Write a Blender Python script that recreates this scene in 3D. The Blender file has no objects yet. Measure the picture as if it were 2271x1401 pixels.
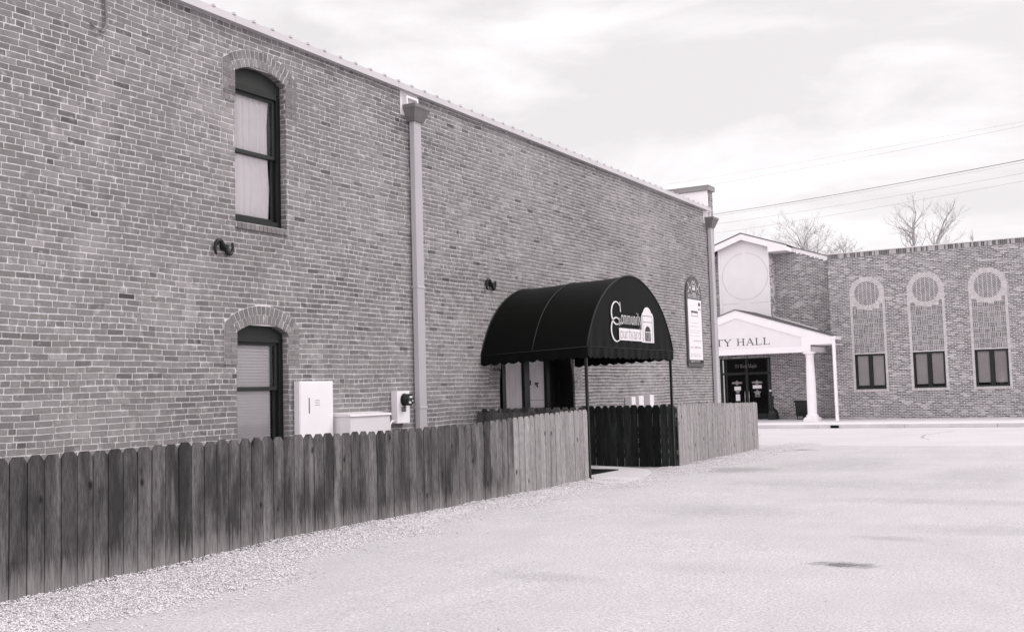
import bpy, bmesh, math, random
from mathutils import Vector, Matrix, noise
random.seed(7)
S = bpy.context.scene
COL = S.collection
R = math.radians
# ------------------------------------------------------------------ camera
cam = bpy.data.cameras.new("camera"); cam_o = bpy.data.objects.new("camera", cam); COL.objects.link(cam_o)
right = Vector((0.85733519, 0.5140338, -0.02730606)); up = Vector((0.06025712, -0.04753585, 0.99705036))
fwd = Vector((-0.51121957, 0.85645175, 0.07172835))
m3 = Matrix((right, up, -fwd)).transposed()
cam_o.matrix_world = Matrix.Translation((9.4, 0, 1.4)) @ m3.to_4x4()
cam.sensor_width = 36.0; cam.sensor_fit = 'HORIZONTAL'; cam.lens = 36 * 2348.7 / 2271
cam.clip_start = 0.1; cam.clip_end = 3000
S.camera = cam_o
S.render.resolution_x = 1024; S.render.resolution_y = 631
# ------------------------------------------------------------------ light
SUN_EL, SUN_AZ = 50.0, 32.0            # azimuth measured from +x towards +y
sd = Vector((math.cos(R(SUN_EL)) * math.cos(R(SUN_AZ)), math.cos(R(SUN_EL)) * math.sin(R(SUN_AZ)), math.sin(R(SUN_EL))))
sun = bpy.data.lights.new("sun", 'SUN'); sun.energy = 1.75; sun.angle = R(26); sun.color = (1.0, 0.965, 0.955)
sun_o = bpy.data.objects.new("sun", sun); COL.objects.link(sun_o)
sun_o.rotation_euler = sd.to_track_quat('Z', 'Y').to_euler()
w = bpy.data.worlds.new("World"); S.world = w; w.use_nodes = True
nt = w.node_tree; nt.nodes.clear()
def wn(t, **k):
    n = nt.nodes.new(t)
    for a, b in k.items(): setattr(n, a, b)
    return n
sky = wn('ShaderNodeTexSky'); sky.sky_type = 'NISHITA'; sky.sun_disc = False
sky.sun_elevation = R(SUN_EL); sky.sun_rotation = R(90 - SUN_AZ)
sky.air_density = 1.6; sky.dust_density = 5.0; sky.altitude = 200
bw = wn('ShaderNodeRGBToBW'); nt.links.new(sky.outputs[0], bw.inputs[0])
tc = wn('ShaderNodeTexCoord'); mp = wn('ShaderNodeMapping'); mp.inputs['Scale'].default_value = (1.0, 1.0, 3.2)
nt.links.new(tc.outputs['Generated'], mp.inputs[0])
n1 = wn('ShaderNodeTexNoise'); n1.inputs['Scale'].default_value = 3.7; n1.inputs['Detail'].default_value = 9; n1.inputs['Roughness'].default_value = 0.55
n1.inputs['Distortion'].default_value = 0.35
nt.links.new(mp.outputs[0], n1.inputs[0])
cr = wn('ShaderNodeValToRGB'); nt.links.new(n1.outputs[0], cr.inputs[0])
cr.color_ramp.elements[0].position = 0.47; cr.color_ramp.elements[0].color = (0, 0, 0, 1)
cr.color_ramp.elements[1].position = 0.64; cr.color_ramp.elements[1].color = (1, 1, 1, 1)
SKYK = 0.097
# even out the clear sky, then lay bright cloud over it
pw = wn('ShaderNodeMath', operation='POWER'); nt.links.new(bw.outputs[0], pw.inputs[0]); pw.inputs[1].default_value = 0.12
ml = wn('ShaderNodeMath', operation='MULTIPLY'); nt.links.new(pw.outputs[0], ml.inputs[0]); ml.inputs[1].default_value = 7.0
mx = wn('ShaderNodeMix', data_type='FLOAT'); nt.links.new(cr.outputs[0], mx.inputs[0]); nt.links.new(ml.outputs[0], mx.inputs[2])
cl = wn('ShaderNodeMath', operation='MULTIPLY'); nt.links.new(ml.outputs[0], cl.inputs[0]); cl.inputs[1].default_value = 1.22
nt.links.new(cl.outputs[0], mx.inputs[3])
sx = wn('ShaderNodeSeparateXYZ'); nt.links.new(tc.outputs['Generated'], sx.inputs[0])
bk = wn('ShaderNodeMapRange'); bk.interpolation_type = 'SMOOTHSTEP'; nt.links.new(sx.outputs[1], bk.inputs[0])  # sky behind the camera brightened, added to light the city hall front
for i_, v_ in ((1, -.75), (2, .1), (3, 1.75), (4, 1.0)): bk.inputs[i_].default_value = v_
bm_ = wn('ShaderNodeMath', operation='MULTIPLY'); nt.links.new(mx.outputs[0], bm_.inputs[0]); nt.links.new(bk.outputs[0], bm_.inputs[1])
tint = wn('ShaderNodeMix', data_type='RGBA', blend_type='MULTIPLY'); tint.inputs[0].default_value = 1
nt.links.new(bm_.outputs[0], tint.inputs[6]); tint.inputs[7].default_value = (1.0, 0.965, 0.985, 1)
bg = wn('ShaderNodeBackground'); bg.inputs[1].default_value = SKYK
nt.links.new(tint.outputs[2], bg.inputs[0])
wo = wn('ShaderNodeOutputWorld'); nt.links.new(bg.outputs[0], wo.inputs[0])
S.view_settings.view_transform = 'Standard'; S.view_settings.look = 'None'; S.view_settings.gamma = 1
S.view_settings.exposure = 0.14
# ------------------------------------------------------------------ materials
def tinted(g):
    if g < 0.06: return (g * 0.92, g * 1.06, g * 0.96)
    if g > 0.45: return (g * 1.012, g * 0.968, g * 0.998)
    return (g * 1.03, g * 0.975, g * 0.982)
def mat(name, g, rough=0.8, spec=0.3, var=0.12, scale=8, bump=0.0, bscale=30, tone=False, metal=0.0, stretch=(1, 1, 1), detail=6, col=None,
        smear=None, splash=None, stains=None, fine=None, knots=False):
    m = bpy.data.materials.new(name); m.use_nodes = True
    t = m.node_tree; b = t.nodes['Principled BSDF']
    N = t.nodes.new; L = t.links.new
    b.inputs['Roughness'].default_value = rough; b.inputs['Specular IOR Level'].default_value = spec; b.inputs['Metallic'].default_value = metal
    co = N('ShaderNodeTexCoord'); ge = N('ShaderNodeNewGeometry')
    mp = N('ShaderNodeMapping'); L(ge.outputs['Position'], mp.inputs[0]); mp.inputs['Scale'].default_value = stretch
    def ns(sc, det=detail, ro=0.55, src=None, dist=0.0):
        n = N('ShaderNodeTexNoise'); n.inputs['Scale'].default_value = sc; n.inputs['Detail'].default_value = det
        n.inputs['Roughness'].default_value = ro; n.inputs['Distortion'].default_value = dist
        L((src or mp).outputs[0], n.inputs[0]); return n.outputs[0]
    def ma(op, a, bb, c=None):
        n = N('ShaderNodeMath'); n.operation = op
        for i, v in enumerate((a, bb, c)):
            if v is None: continue
            if isinstance(v, (int, float)): n.inputs[i].default_value = v
            else: L(v, n.inputs[i])
        return n.outputs[0]
    def rg(v, a0, a1, b0, b1):
        n = N('ShaderNodeMapRange'); L(v, n.inputs[0])
        for i, q in enumerate((a0, a1, b0, b1)): n.inputs[i + 1].default_value = q
        return n.outputs[0]
    v = rg(ns(scale), 0.25, 0.75, 1 - var, 1 + var)
    if fine: v = ma('MULTIPLY', v, rg(ns(fine[0], 2, 0.6), 0.3, 0.7, 1 - fine[1], 1 + fine[1]))
    if tone:
        at = N('ShaderNodeAttribute'); at.attribute_name = 'tone'; v = ma('MULTIPLY', v, at.outputs['Fac'])
    else: v = ma('MULTIPLY', v, g)
    if smear:                                   # lime bloom / dirt patches of their own shape
        for sc, lo, hi, target, amt, *st_ in smear:
            src = None
            if st_:
                src = N('ShaderNodeMapping'); L(ge.outputs['Position'], src.inputs[0]); src.inputs['Scale'].default_value = st_[0]; src.inputs['Rotation'].default_value = (0, 0, st_[1])
            k = ma('MULTIPLY', rg(ns(sc, 7, 0.6, src), lo, hi, 0, 1), amt)
            mxn = N('ShaderNodeMix'); mxn.data_type = 'FLOAT'; L(k, mxn.inputs[0]); L(v, mxn.inputs[2]); mxn.inputs[3].default_value = target
            v = mxn.outputs[0]
    if knots:                                   # knots in the boards
        km = N('ShaderNodeMapping'); L(ge.outputs['Position'], km.inputs[0]); km.inputs['Scale'].default_value = (6, 6, 3.4)
        vo = N('ShaderNodeTexVoronoi'); vo.inputs['Scale'].default_value = 1; vo.inputs['Randomness'].default_value = 1; L(km.outputs[0], vo.inputs[0])
        sc_ = N('ShaderNodeSeparateColor'); L(vo.outputs['Color'], sc_.inputs[0])
        k = ma('MULTIPLY', rg(vo.outputs['Distance'], .07, .17, 1, 0), ma('GREATER_THAN', sc_.outputs[0], .45))
        v = ma('MULTIPLY', v, rg(k, 0, 1, 1, .25))
    if splash:                                  # dried dust splashed up from the gravel
        sp = N('ShaderNodeSeparateXYZ'); L(ge.outputs['Position'], sp.inputs[0])
        k = ma('ADD', rg(sp.outputs[2], splash[0], splash[1], 1, -0.3), rg(ns(7, 4), 0.3, 0.7, -0.4, 0.4))
        k = ma('MULTIPLY', rg(k, 0, 1, 0, 1), splash[3])
        mxn = N('ShaderNodeMix'); mxn.data_type = 'FLOAT'; L(k, mxn.inputs[0]); L(v, mxn.inputs[2]); mxn.inputs[3].default_value = splash[2]
        v = mxn.outputs[0]
    if stains:
        for cx, cy, rx, ry, dark in stains:
            mm = N('ShaderNodeMapping'); L(ge.outputs['Position'], mm.inputs[0])
            mm.inputs['Location'].default_value = (-cx / rx, -cy / ry, 0); mm.inputs['Scale'].default_value = (1 / rx, 1 / ry, 0)
            ln = N('ShaderNodeVectorMath'); ln.operation = 'LENGTH'; L(mm.outputs[0], ln.inputs[0])
            k = ma('ADD', ln.outputs['Value'], rg(ns(9, 8, 0.75), 0.2, 0.8, -0.75, 0.75))
            v = ma('MULTIPLY', v, rg(k, 0.45, 1.15, dark, 1))
    cc = N('ShaderNodeMix'); cc.data_type = 'RGBA'; cc.blend_type = 'MULTIPLY'; cc.inputs[0].default_value = 1
    tt = tinted(g); s = max(g, 1e-4)
    L(v, cc.inputs[6]); cc.inputs[7].default_value = (tt[0] / s, tt[1] / s, tt[2] / s, 1) if col is None else (*col, 1)
    L(cc.outputs[2], b.inputs['Base Color'])
    if bump:
        bp = N('ShaderNodeBump'); bp.inputs['Strength'].default_value = 1; bp.inputs['Distance'].default_value = bump
        L(ns(bscale, 5, 0.6), bp.inputs['Height']); L(bp.outputs[0], b.inputs['Normal'])
    return m
M = {}
M['brick'] = mat('old_brick', .22, .95, .1, .13, 22, .0025, 45, tone=True, fine=(140, .14), smear=[(14, .58, .70, .12, .55), (.9, .54, .70, .42, .5), (.40, .50, .64, .16, .5), (9, .56, .70, .50, .5), (1.1, .60, .72, .12, .5, (3, 3, .5), 0)])
M['mortar'] = mat('old_mortar', .60, .95, .1, .22, 9, .004, 60, fine=(90, .12), smear=[(.8, .52, .70, .42, .5), (11, .60, .72, .22, .6)])
M['cbrick'] = mat('hall_brick', .22, .9, .15, .1, 12, tone=True)
M['cmortar'] = mat('hall_mortar', .64, .9, .1, .1, 3)
M['wood'] = mat('weathered_cedar', .2, .85, .15, .32, 2.6, .002, 22, tone=True, stretch=(7, 7, .7), fine=(16, .42), splash=(-.05, .30, .40, .5), smear=[(1, .44, .60, .026, .78, (4.5, 4.5, 1.0), 0), (2.6, .64, .70, .03, .7), (1.3, .56, .70, .34, .35)], knots=True)
M['wood_pale'] = mat('pale_weathered_cedar', .3, .85, .15, .22, 2.6, .002, 22, tone=True, stretch=(7, 7, .7), fine=(16, .34), smear=[(1, .54, .70, .12, .5, (7, 7, 1.1), 0)], knots=True)
M['dwood'] = mat('shade_darkened_wood', .02, .8, .15, .6, 3, .002, 20, tone=True, stretch=(6, 6, .8))  # dark wood with the shade under the awning put into its colour
M['white'] = mat('white_paint', .88, .5, .3, .03, 3)
M['stucco'] = mat('pale_stucco', .80, .9, .1, .03, 2, .001, 80)
M['stucco_line'] = mat('stucco_joint', .60, .9, .1, .02, 2)
M['dark'] = mat('dark_green_black_paint', .010, .35, .4, .15, 4)
M['tymp'] = mat('dark_green_panel', .022, .5, .4, .15, 3)
M['black'] = mat('black_metal', .008, .4, .4, .1, 5)
M['void'] = mat('dark_interior', .006, .9, .0, .1, 5)
M['canvas'] = mat('dark_green_canvas', .005, .42, .06, .12, 1.2, .0012, 14)
M['piping'] = mat('canvas_seam', .018, .6, .3, .1, 5)
M['logo'] = mat('white_print', .72, .6, .2, .03, 5)
M['logoink'] = mat('dark_print', .05, .6, .2, .03, 5)
M['logopale'] = mat('pale_print', .52, .6, .2, .03, 5)
M['logogrey'] = mat('grey_print', .28, .6, .2, .03, 5)
M['galv'] = mat('galvanised_flashing', .50, .5, .4, .08, 1.5)
M['pipe'] = mat('painted_downspout', .52, .5, .4, .10, 1.4, stretch=(1, 1, .4))
M['leader'] = mat('zinc_leader_head', .18, .55, .4, .18, 9)
M['whitebox'] = mat('white_enamel', .86, .4, .4, .03, 4)
M['greybox'] = mat('pale_grey_enamel', .72, .45, .4, .04, 4)
M['curtain'] = mat('white_curtain', .93, .9, .1, .04, 3)
M['blind'] = mat('white_blind', .92, .7, .2, .04, 3)
M['gshade'] = mat('taupe_shade', .45, .7, .2, .10, 1.3)
M['signdk'] = mat('grey_sign_board', .10, .6, .3, .06, 3)
M['signwh'] = mat('white_sign_face', .78, .5, .3, .02, 3)
M['concrete'] = mat('pale_concrete', .74, .85, .2, .06, 1.5, .001, 40, fine=(60, .05))
M['kerb'] = mat('dirty_kerb', .60, .85, .2, .12, 2, .001, 40)
M['stone'] = mat('pale_gravel', .55, .9, .15, .1, 30, tone=True)
M['shingle'] = mat('roof_shingle', .16, .95, .1, .25, 14, .004, 30)
M['panel'] = mat('fence_reflection_board', .62, .8, .2, .12, 3, stretch=(4, 4, 1))  # pale boards painted as the fence's reflection in the door panes
M['rubber'] = mat('dark_rubber', .02, .9, .1, .2, 20)
M['plastic'] = mat('dark_plastic', .018, .5, .4, .2, 6)
M['bark'] = mat('pale_bark', .5, .9, .1, .2, 4)
M['bark2'] = mat('grey_bark', .38, .9, .1, .2, 4)
M['wire'] = mat('grey_cable', .22, .6, .3, .05, 2)
M['wirep'] = mat('pale_cable', .55, .6, .3, .05, 2)
M['roofm'] = mat('pale_roof_membrane', .5, .7, .3, .06, 1)
M['capm'] = mat('grey_metal_cap', .27, .6, .3, .1, 2)
M['chrome'] = mat('brushed_steel', .5, .3, .5, .05, 2, metal=.8)
ST = [(7.30, 8.42, .26, .14, .38), (7.35, 10.0, .42, .16, .86), (6.3, 7.9, .45, .3, .93), (5.2, 11.5, 1.3, .6, .88), (5.6, 15.0, 1.8, .9, .90), (4.6, 19.0, 1.3, 2.0, .90),
      (7.3, 13.2, 1.6, .35, .90), (8.8, 6.1, .5, .25, .84), (5.4, 7.1, .5, .2, .88), (7.2, 17.0, .8, 2.2, .9), (3.2, 17.6, .8, .8, .72), (2.9, 22.9, .35, .22, .45), (8.2, 10.8, 1.0, .4, .9)]
M['ground'] = mat('crushed_limestone', .535, .95, .1, .06, 1.1, .004, 85, fine=(48, .26), stains=ST, smear=[(30, .56, .72, .36, .5), (.45, .5, .68, .49, .6), (1, .5, .70, .46, .4, (1.7, .3, 1), 0), (2.5, .50, .72, .46, .45, (1.1, .7, 1), .3), (60, .58, .66, .25, .5), (120, .58, .66, .3, .4)])
M['street'] = mat('worn_concrete_road', .58, .9, .15, .05, .5, .001, 60, fine=(60, .07), smear=[(.35, .55, .7, .50, .6), (1.0, .52, .68, .48, .5, (.25, 1.6, 1), .05)])
M['crack'] = mat('road_crack', .30, .9, .1, .1, 3)
def glass(name, refl=.25, tr=(.86, .88, .87)):
    m = bpy.data.materials.new(name); m.use_nodes = True; t = m.node_tree; t.nodes.clear(); N = t.nodes.new; L = t.links.new
    o = N('ShaderNodeOutputMaterial'); mx = N('ShaderNodeMixShader'); a = N('ShaderNodeBsdfTransparent'); g = N('ShaderNodeBsdfGlossy')
    a.inputs[0].default_value = (*tr, 1); g.inputs[0].default_value = (.9, .9, .9, 1); g.inputs['Roughness'].default_value = .03
    f = N('ShaderNodeFresnel'); f.inputs[0].default_value = 1.5
    nz = N('ShaderNodeTexNoise'); nz.inputs['Scale'].default_value = 1.6; bp = N('ShaderNodeBump'); bp.inputs['Distance'].default_value = .01
    L(nz.outputs[0], bp.inputs['Height']); L(bp.outputs[0], g.inputs['Normal'])
    k = N('ShaderNodeMath'); k.operation = 'MULTIPLY'; k.inputs[1].default_value = refl / .25; L(f.outputs[0], k.inputs[0])
    L(k.outputs[0], mx.inputs[0]); L(a.outputs[0], mx.inputs[1]); L(g.outputs[0], mx.inputs[2]); L(mx.outputs[0], o.inputs[0]); return m
M['glass'] = glass('window_glass', .30, (1, 1, 1))
M['glassd'] = glass('dark_glass', .06, (.5, .52, .5))
# ------------------------------------------------------------------ mesh helpers
ORG = {}
class MB:
    def __init__(s): s.v = []; s.f = []; s.m = []; s.t = []; s.sm = []
    def face(s, pts, mi=0, tone=1.0, smooth=False):
        i = len(s.v); s.v += [tuple(p) for p in pts]; s.f.append(tuple(range(i, i + len(pts)))); s.m.append(mi); s.t.append(tone); s.sm.append(smooth)
    def idx(s, verts, faces, mi=0, tone=1.0, smooth=False):
        i = len(s.v); s.v += [tuple(p) for p in verts]
        for f in faces: s.f.append(tuple(i + k for k in f)); s.m.append(mi); s.t.append(tone); s.sm.append(smooth)
    def hexa(s, a, b, mi=0, tone=1.0):          # a, b: two quads (same order), joined
        s.idx(list(a) + list(b), [(3, 2, 1, 0), (4, 5, 6, 7), (0, 1, 5, 4), (1, 2, 6, 5), (2, 3, 7, 6), (3, 0, 4, 7)], mi, tone)
    def box(s, x0, x1, y0, y1, z0, z1, mi=0, tone=1.0):
        s.hexa([(x0, y0, z0), (x1, y0, z0), (x1, y1, z0), (x0, y1, z0)], [(x0, y0, z1), (x1, y0, z1), (x1, y1, z1), (x0, y1, z1)], mi, tone)
    def prism(s, pts, off, mi=0, tone=1.0):     # planar polygon extruded by vector off
        n = len(pts); q = [tuple(Vector(p) + Vector(off)) for p in pts]
        s.idx(list(pts) + q, [tuple(range(n - 1, -1, -1)), tuple(range(n, 2 * n))] + [(i, (i + 1) % n, n + (i + 1) % n, n + i) for i in range(n)], mi, tone)
    def tube(s, path, r, n=8, mi=0, tone=1.0, flat=1.0, caps=True):
        P = [Vector(p) for p in path]; rr = r if isinstance(r, (list, tuple)) else [r] * len(P)
        vs = []; pu = None
        for i, p in enumerate(P):
            d = (P[min(i + 1, len(P) - 1)] - P[max(i - 1, 0)]).normalized()
            if pu is None: pu = d.orthogonal().normalized()
            pu = (pu - d * pu.dot(d)).normalized(); q = d.cross(pu)
            for k in range(n):
                a = 2 * math.pi * k / n; vs.append(tuple(p + (pu * math.cos(a) + q * math.sin(a)) * rr[i]))
        fs = [(i * n + k, i * n + (k + 1) % n, (i + 1) * n + (k + 1) % n, (i + 1) * n + k) for i in range(len(P) - 1) for k in range(n)]
        s.idx(vs, fs, mi, tone, True)
        if caps:
            s.face([vs[k] for k in range(n - 1, -1, -1)], mi, tone); s.face(vs[-n:], mi, tone)
    def lathe(s, prof, c, n=24, mi=0, tone=1.0, smooth=True):
        vs = [(c[0] + r * math.cos(2 * math.pi * k / n), c[1] + r * math.sin(2 * math.pi * k / n), c[2] + z) for r, z in prof for k in range(n)]
        fs = [(i * n + k, i * n + (k + 1) % n, (i + 1) * n + (k + 1) % n, (i + 1) * n + k) for i in range(len(prof) - 1) for k in range(n)]
        s.idx(vs, fs, mi, tone, smooth)
    def build(s, name, mats, parent=None, label=None, cat=None, group=None, kind=None, org=None):
        me = bpy.data.meshes.new(name)
        o_ = Vector(ORG.get(parent.name, (0, 0, 0))) if parent else Vector(org or (0, 0, 0))
        me.from_pydata([tuple(Vector(p) - o_) for p in s.v], [], s.f); 
        for mm in (mats if isinstance(mats, (list, tuple)) else [mats]): me.materials.append(M[mm])
        me.polygons.foreach_set('material_index', s.m); me.polygons.foreach_set('use_smooth', s.sm)
        a = me.attributes.new('tone', 'FLOAT', 'FACE'); a.data.foreach_set('value', s.t)
        me.update()
        bm = bmesh.new(); bm.from_mesh(me); bmesh.ops.remove_doubles(bm, verts=bm.verts, dist=1e-6) if len(s.f) < 3000 else None
        bmesh.ops.recalc_face_normals(bm, faces=bm.faces) if len(s.f) < 3000 else None
        bm.to_mesh(me); bm.free()
        o = bpy.data.objects.new(name, me); COL.objects.link(o); ORG[o.name] = tuple(o_)
        if parent: o.parent = parent
        else: o.location = o_
        tag(o, label, cat, group, kind); return o
def tag(o, label=None, cat=None, group=None, kind=None):
    if label: o['label'] = label
    if cat: o['category'] = cat
    if group: o['group'] = group
    if kind: o['kind'] = kind
    return o
def thing(name, loc, label, cat, group=None):
    o = bpy.data.objects.new(name, None); COL.objects.link(o); o.location = loc; o.empty_display_size = .2; ORG[o.name] = tuple(loc)
    return tag(o, label, cat, group)
def arc(cx, cy, rx, ry, a0, a1, n=12):
    return [(cx + rx * math.cos(R(a0 + (a1 - a0) * i / n)), cy + ry * math.sin(R(a0 + (a1 - a0) * i / n))) for i in range(n + 1)]
def ribbon(mb, pts, wd, mp, mi=0, depth=None):   # flat painted stroke; wd number or per point; mp maps (u, v) to a point
    n = len(pts); ws = wd if isinstance(wd, (list, tuple)) else [wd] * n; L_, R_ = [], []
    for i in range(n):
        a = pts[max(i - 1, 0)]; b = pts[min(i + 1, n - 1)]; dx, dy = b[0] - a[0], b[1] - a[1]; l = math.hypot(dx, dy) or 1
        nx, ny = -dy / l * ws[i] / 2, dx / l * ws[i] / 2
        L_.append((pts[i][0] + nx, pts[i][1] + ny)); R_.append((pts[i][0] - nx, pts[i][1] - ny))
    for i in range(n - 1): mb.face([mp(*L_[i]), mp(*L_[i + 1]), mp(*R_[i + 1]), mp(*R_[i])], mi)
# serif stroke alphabet: advance width, strokes [(points, width)] in em where capital height = 1, x height = .62
T_, t_ = .125, .05
def serif(x, y, h=.16): return ([(x - h, y), (x + h, y)], t_)
G = {
 'T': (.86, [([(.43, 0), (.43, 1)], T_), ([(.03, .97), (.83, .97)], t_), ([(.05, .8), (.05, .98)], t_), ([(.81, .8), (.81, .98)], t_), serif(.43, .03)]),
 'Y': (.9, [([(.45, 0), (.45, .48)], T_), ([(.12, .97), (.45, .45)], T_), ([(.8, .97), (.45, .45)], t_), serif(.13, .97), serif(.79, .97, .12), serif(.45, .03)]),
 'H': (1.0, [([(.2, 0), (.2, 1)], T_), ([(.8, 0), (.8, 1)], T_), ([(.2, .52), (.8, .52)], t_), serif(.2, .03), serif(.8, .03), serif(.2, .97), serif(.8, .97)]),
 'A': (.95, [([(.13, .02), (.47, 1)], t_), ([(.47, 1), (.82, .02)], T_), ([(.25, .36), (.7, .36)], t_), serif(.13, .03, .13), serif(.82, .03)]),
 'L': (.8, [([(.2, 0), (.2, 1)], T_), ([(.05, .03), (.75, .03)], t_), ([(.74, .02), (.76, .24)], t_), serif(.2, .97)]),
 'C': (.9, [(arc(.48, .5, .38, .49, 40, 320, 18), [t_] * 4 + [.09] * 3 + [T_] * 5 + [.09] * 3 + [t_] * 4), ([(.79, .7), (.79, 1)], t_)]),
 'I': (.45, [([(.22, 0), (.22, 1)], T_), serif(.22, .03), serif(.22, .97)]),
 'W': (1.2, [([(.1, .97), (.35, 0)], T_), ([(.35, 0), (.6, .9)], t_), ([(.55, .97), (.82, 0)], T_), ([(.82, 0), (1.08, .97)], t_), serif(.1, .97, .12), serif(1.08, .97, .1)]),
 'E': (.75, [([(.2, 0), (.2, 1)], T_), ([(.05, .03), (.68, .03)], t_), ([(.05, .97), (.68, .97)], t_), ([(.2, .52), (.55, .52)], t_)]),
 'S': (.65, [(arc(.32, .74, .22, .22, 20, 270, 10) + arc(.32, .26, .23, .25, 90, -160, 10), .09)]),
 'M': (1.15, [([(.15, 0), (.15, 1)], t_), ([(.15, 1), (.55, .05)], T_), ([(.55, .05), (.95, 1)], t_), ([(.98, 0), (.98, 1)], T_)]),
 'P': (.75, [([(.2, 0), (.2, 1)], T_), (arc(.3, .74, .35, .24, 90, -90, 8), .08), serif(.2, .03)]),
 'o': (.58, [(arc(.29, .31, .22, .29, 0, 360, 16), [.05, .07, .09, .11, .12, .11, .09, .07, .05, .07, .09, .11, .12, .11, .09, .07, .05])]),
 'm': (.92, [([(.12, 0), (.12, .62)], .1), (arc(.27, .45, .15, .15, 160, 0, 6) + [(.42, 0)], .08), (arc(.57, .45, .15, .15, 160, 0, 6) + [(.72, 0)], .08), serif(.12, .02, .1), serif(.42, .02, .1), serif(.74, .02, .1)]),
 'n': (.62, [([(.12, 0), (.12, .62)], .1), (arc(.28, .44, .16, .16, 160, 0, 6) + [(.44, 0)], .09), serif(.12, .02, .1), serif(.44, .02, .1)]),
 'u': (.62, [([(.13, .6), (.13, .2)] + arc(.28, .2, .15, .17, 180, 340, 6), .09), ([(.46, .62), (.46, 0)], .1)]),
 'i': (.32, [([(.15, 0), (.15, .62)], .1), ([(.1, .85), (.2, .85)], .1), serif(.15, .02, .1)]),
 't': (.42, [([(.18, .85), (.18, .12), (.24, .04), (.36, .06)], .09), ([(.04, .6), (.36, .6)], .05)]),
 'y': (.58, [([(.08, .6), (.29, .04)], .1), ([(.5, .6), (.22, -.2), (.1, -.24)], .05), serif(.08, .6, .09), serif(.5, .6, .08)]),
 'r': (.44, [([(.12, 0), (.12, .62)], .1), (arc(.3, .42, .18, .17, 160, 60, 5), .07), serif(.12, .02, .1)]),
 'a': (.55, [([(.1, .5), (.2, .6), (.34, .58), (.4, .46), (.4, .02), (.48, .02)], .09), (arc(.23, .18, .15, .16, 60, 330, 10), .07)]),
 'd': (.62, [([(.46, 0), (.46, 1)], .1), (arc(.27, .3, .19, .28, 0, 360, 14), .08)]),
 'e': (.52, [([(.08, .33), (.44, .33)], .05), (arc(.27, .31, .2, .29, 0, 310, 14), .08)]),
 's': (.42, [(arc(.2, .46, .12, .14, 30, 270, 7) + arc(.2, .16, .13, .15, 90, -150, 7), .07)]),
 'p': (.6, [([(.13, -.25), (.13, .62)], .1), (arc(.32, .3, .18, .28, 0, 360, 14), .08)]),
 'l': (.3, [([(.15, 0), (.15, 1)], .1)]),
 '7': (.55, [([(.05, .95), (.5, .95), (.2, 0)], .09)]), '2': (.55, [(arc(.27, .72, .2, .24, 170, -40, 9) + [(.05, .03), (.5, .03)], .08)]),
 '4': (.55, [([(.38, 0), (.38, .97), (.04, .3), (.52, .3)], .08)]), ' ': (.4, []),
 '3': (.55, [(arc(.25, .74, .2, .22, 150, -90, 8) + arc(.25, .27, .22, .26, 90, -150, 8), .08)]), '1': (.4, [([(.1, .85), (.22, .97), (.22, 0)], .09)]),
 '6': (.55, [(arc(.28, .28, .2, .26, 0, 360, 12), .08), ([(.08, .3), (.14, .7), (.4, .97)], .08)]), '-': (.4, [([(.05, .35), (.35, .35)], .06)]),
 '9': (.55, [(arc(.27, .7, .2, .26, 0, 360, 12), .08), ([(.47, .7), (.4, .3), (.15, 0)], .08)]), '0': (.55, [(arc(.27, .5, .2, .48, 0, 360, 14), .08)]),
}
def text(mb, s, u0, v0, h, mp, mi=0, xs=1.0, track=0.0, thick=1.0):
    u = u0
    for ch in s:
        adv, st = G[ch]
        for pts, wd in st:
            ww = [q * h * thick for q in wd] if isinstance(wd, (list, tuple)) else wd * h * thick
            pp = [(u + p[0] * h * xs, v0 + p[1] * h) for p in pts]
            if isinstance(ww, list) and len(ww) != len(pp): ww = [ww[min(int(i * len(ww) / len(pp)), len(ww) - 1)] for i in range(len(pp))]
            ribbon(mb, pp, ww, mp, mi)
        u += (adv * xs + track) * h
    return u
def textw(s, h, xs=1.0, track=0.0): return sum((G[c][0] * xs + track) * h for c in s)
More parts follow.
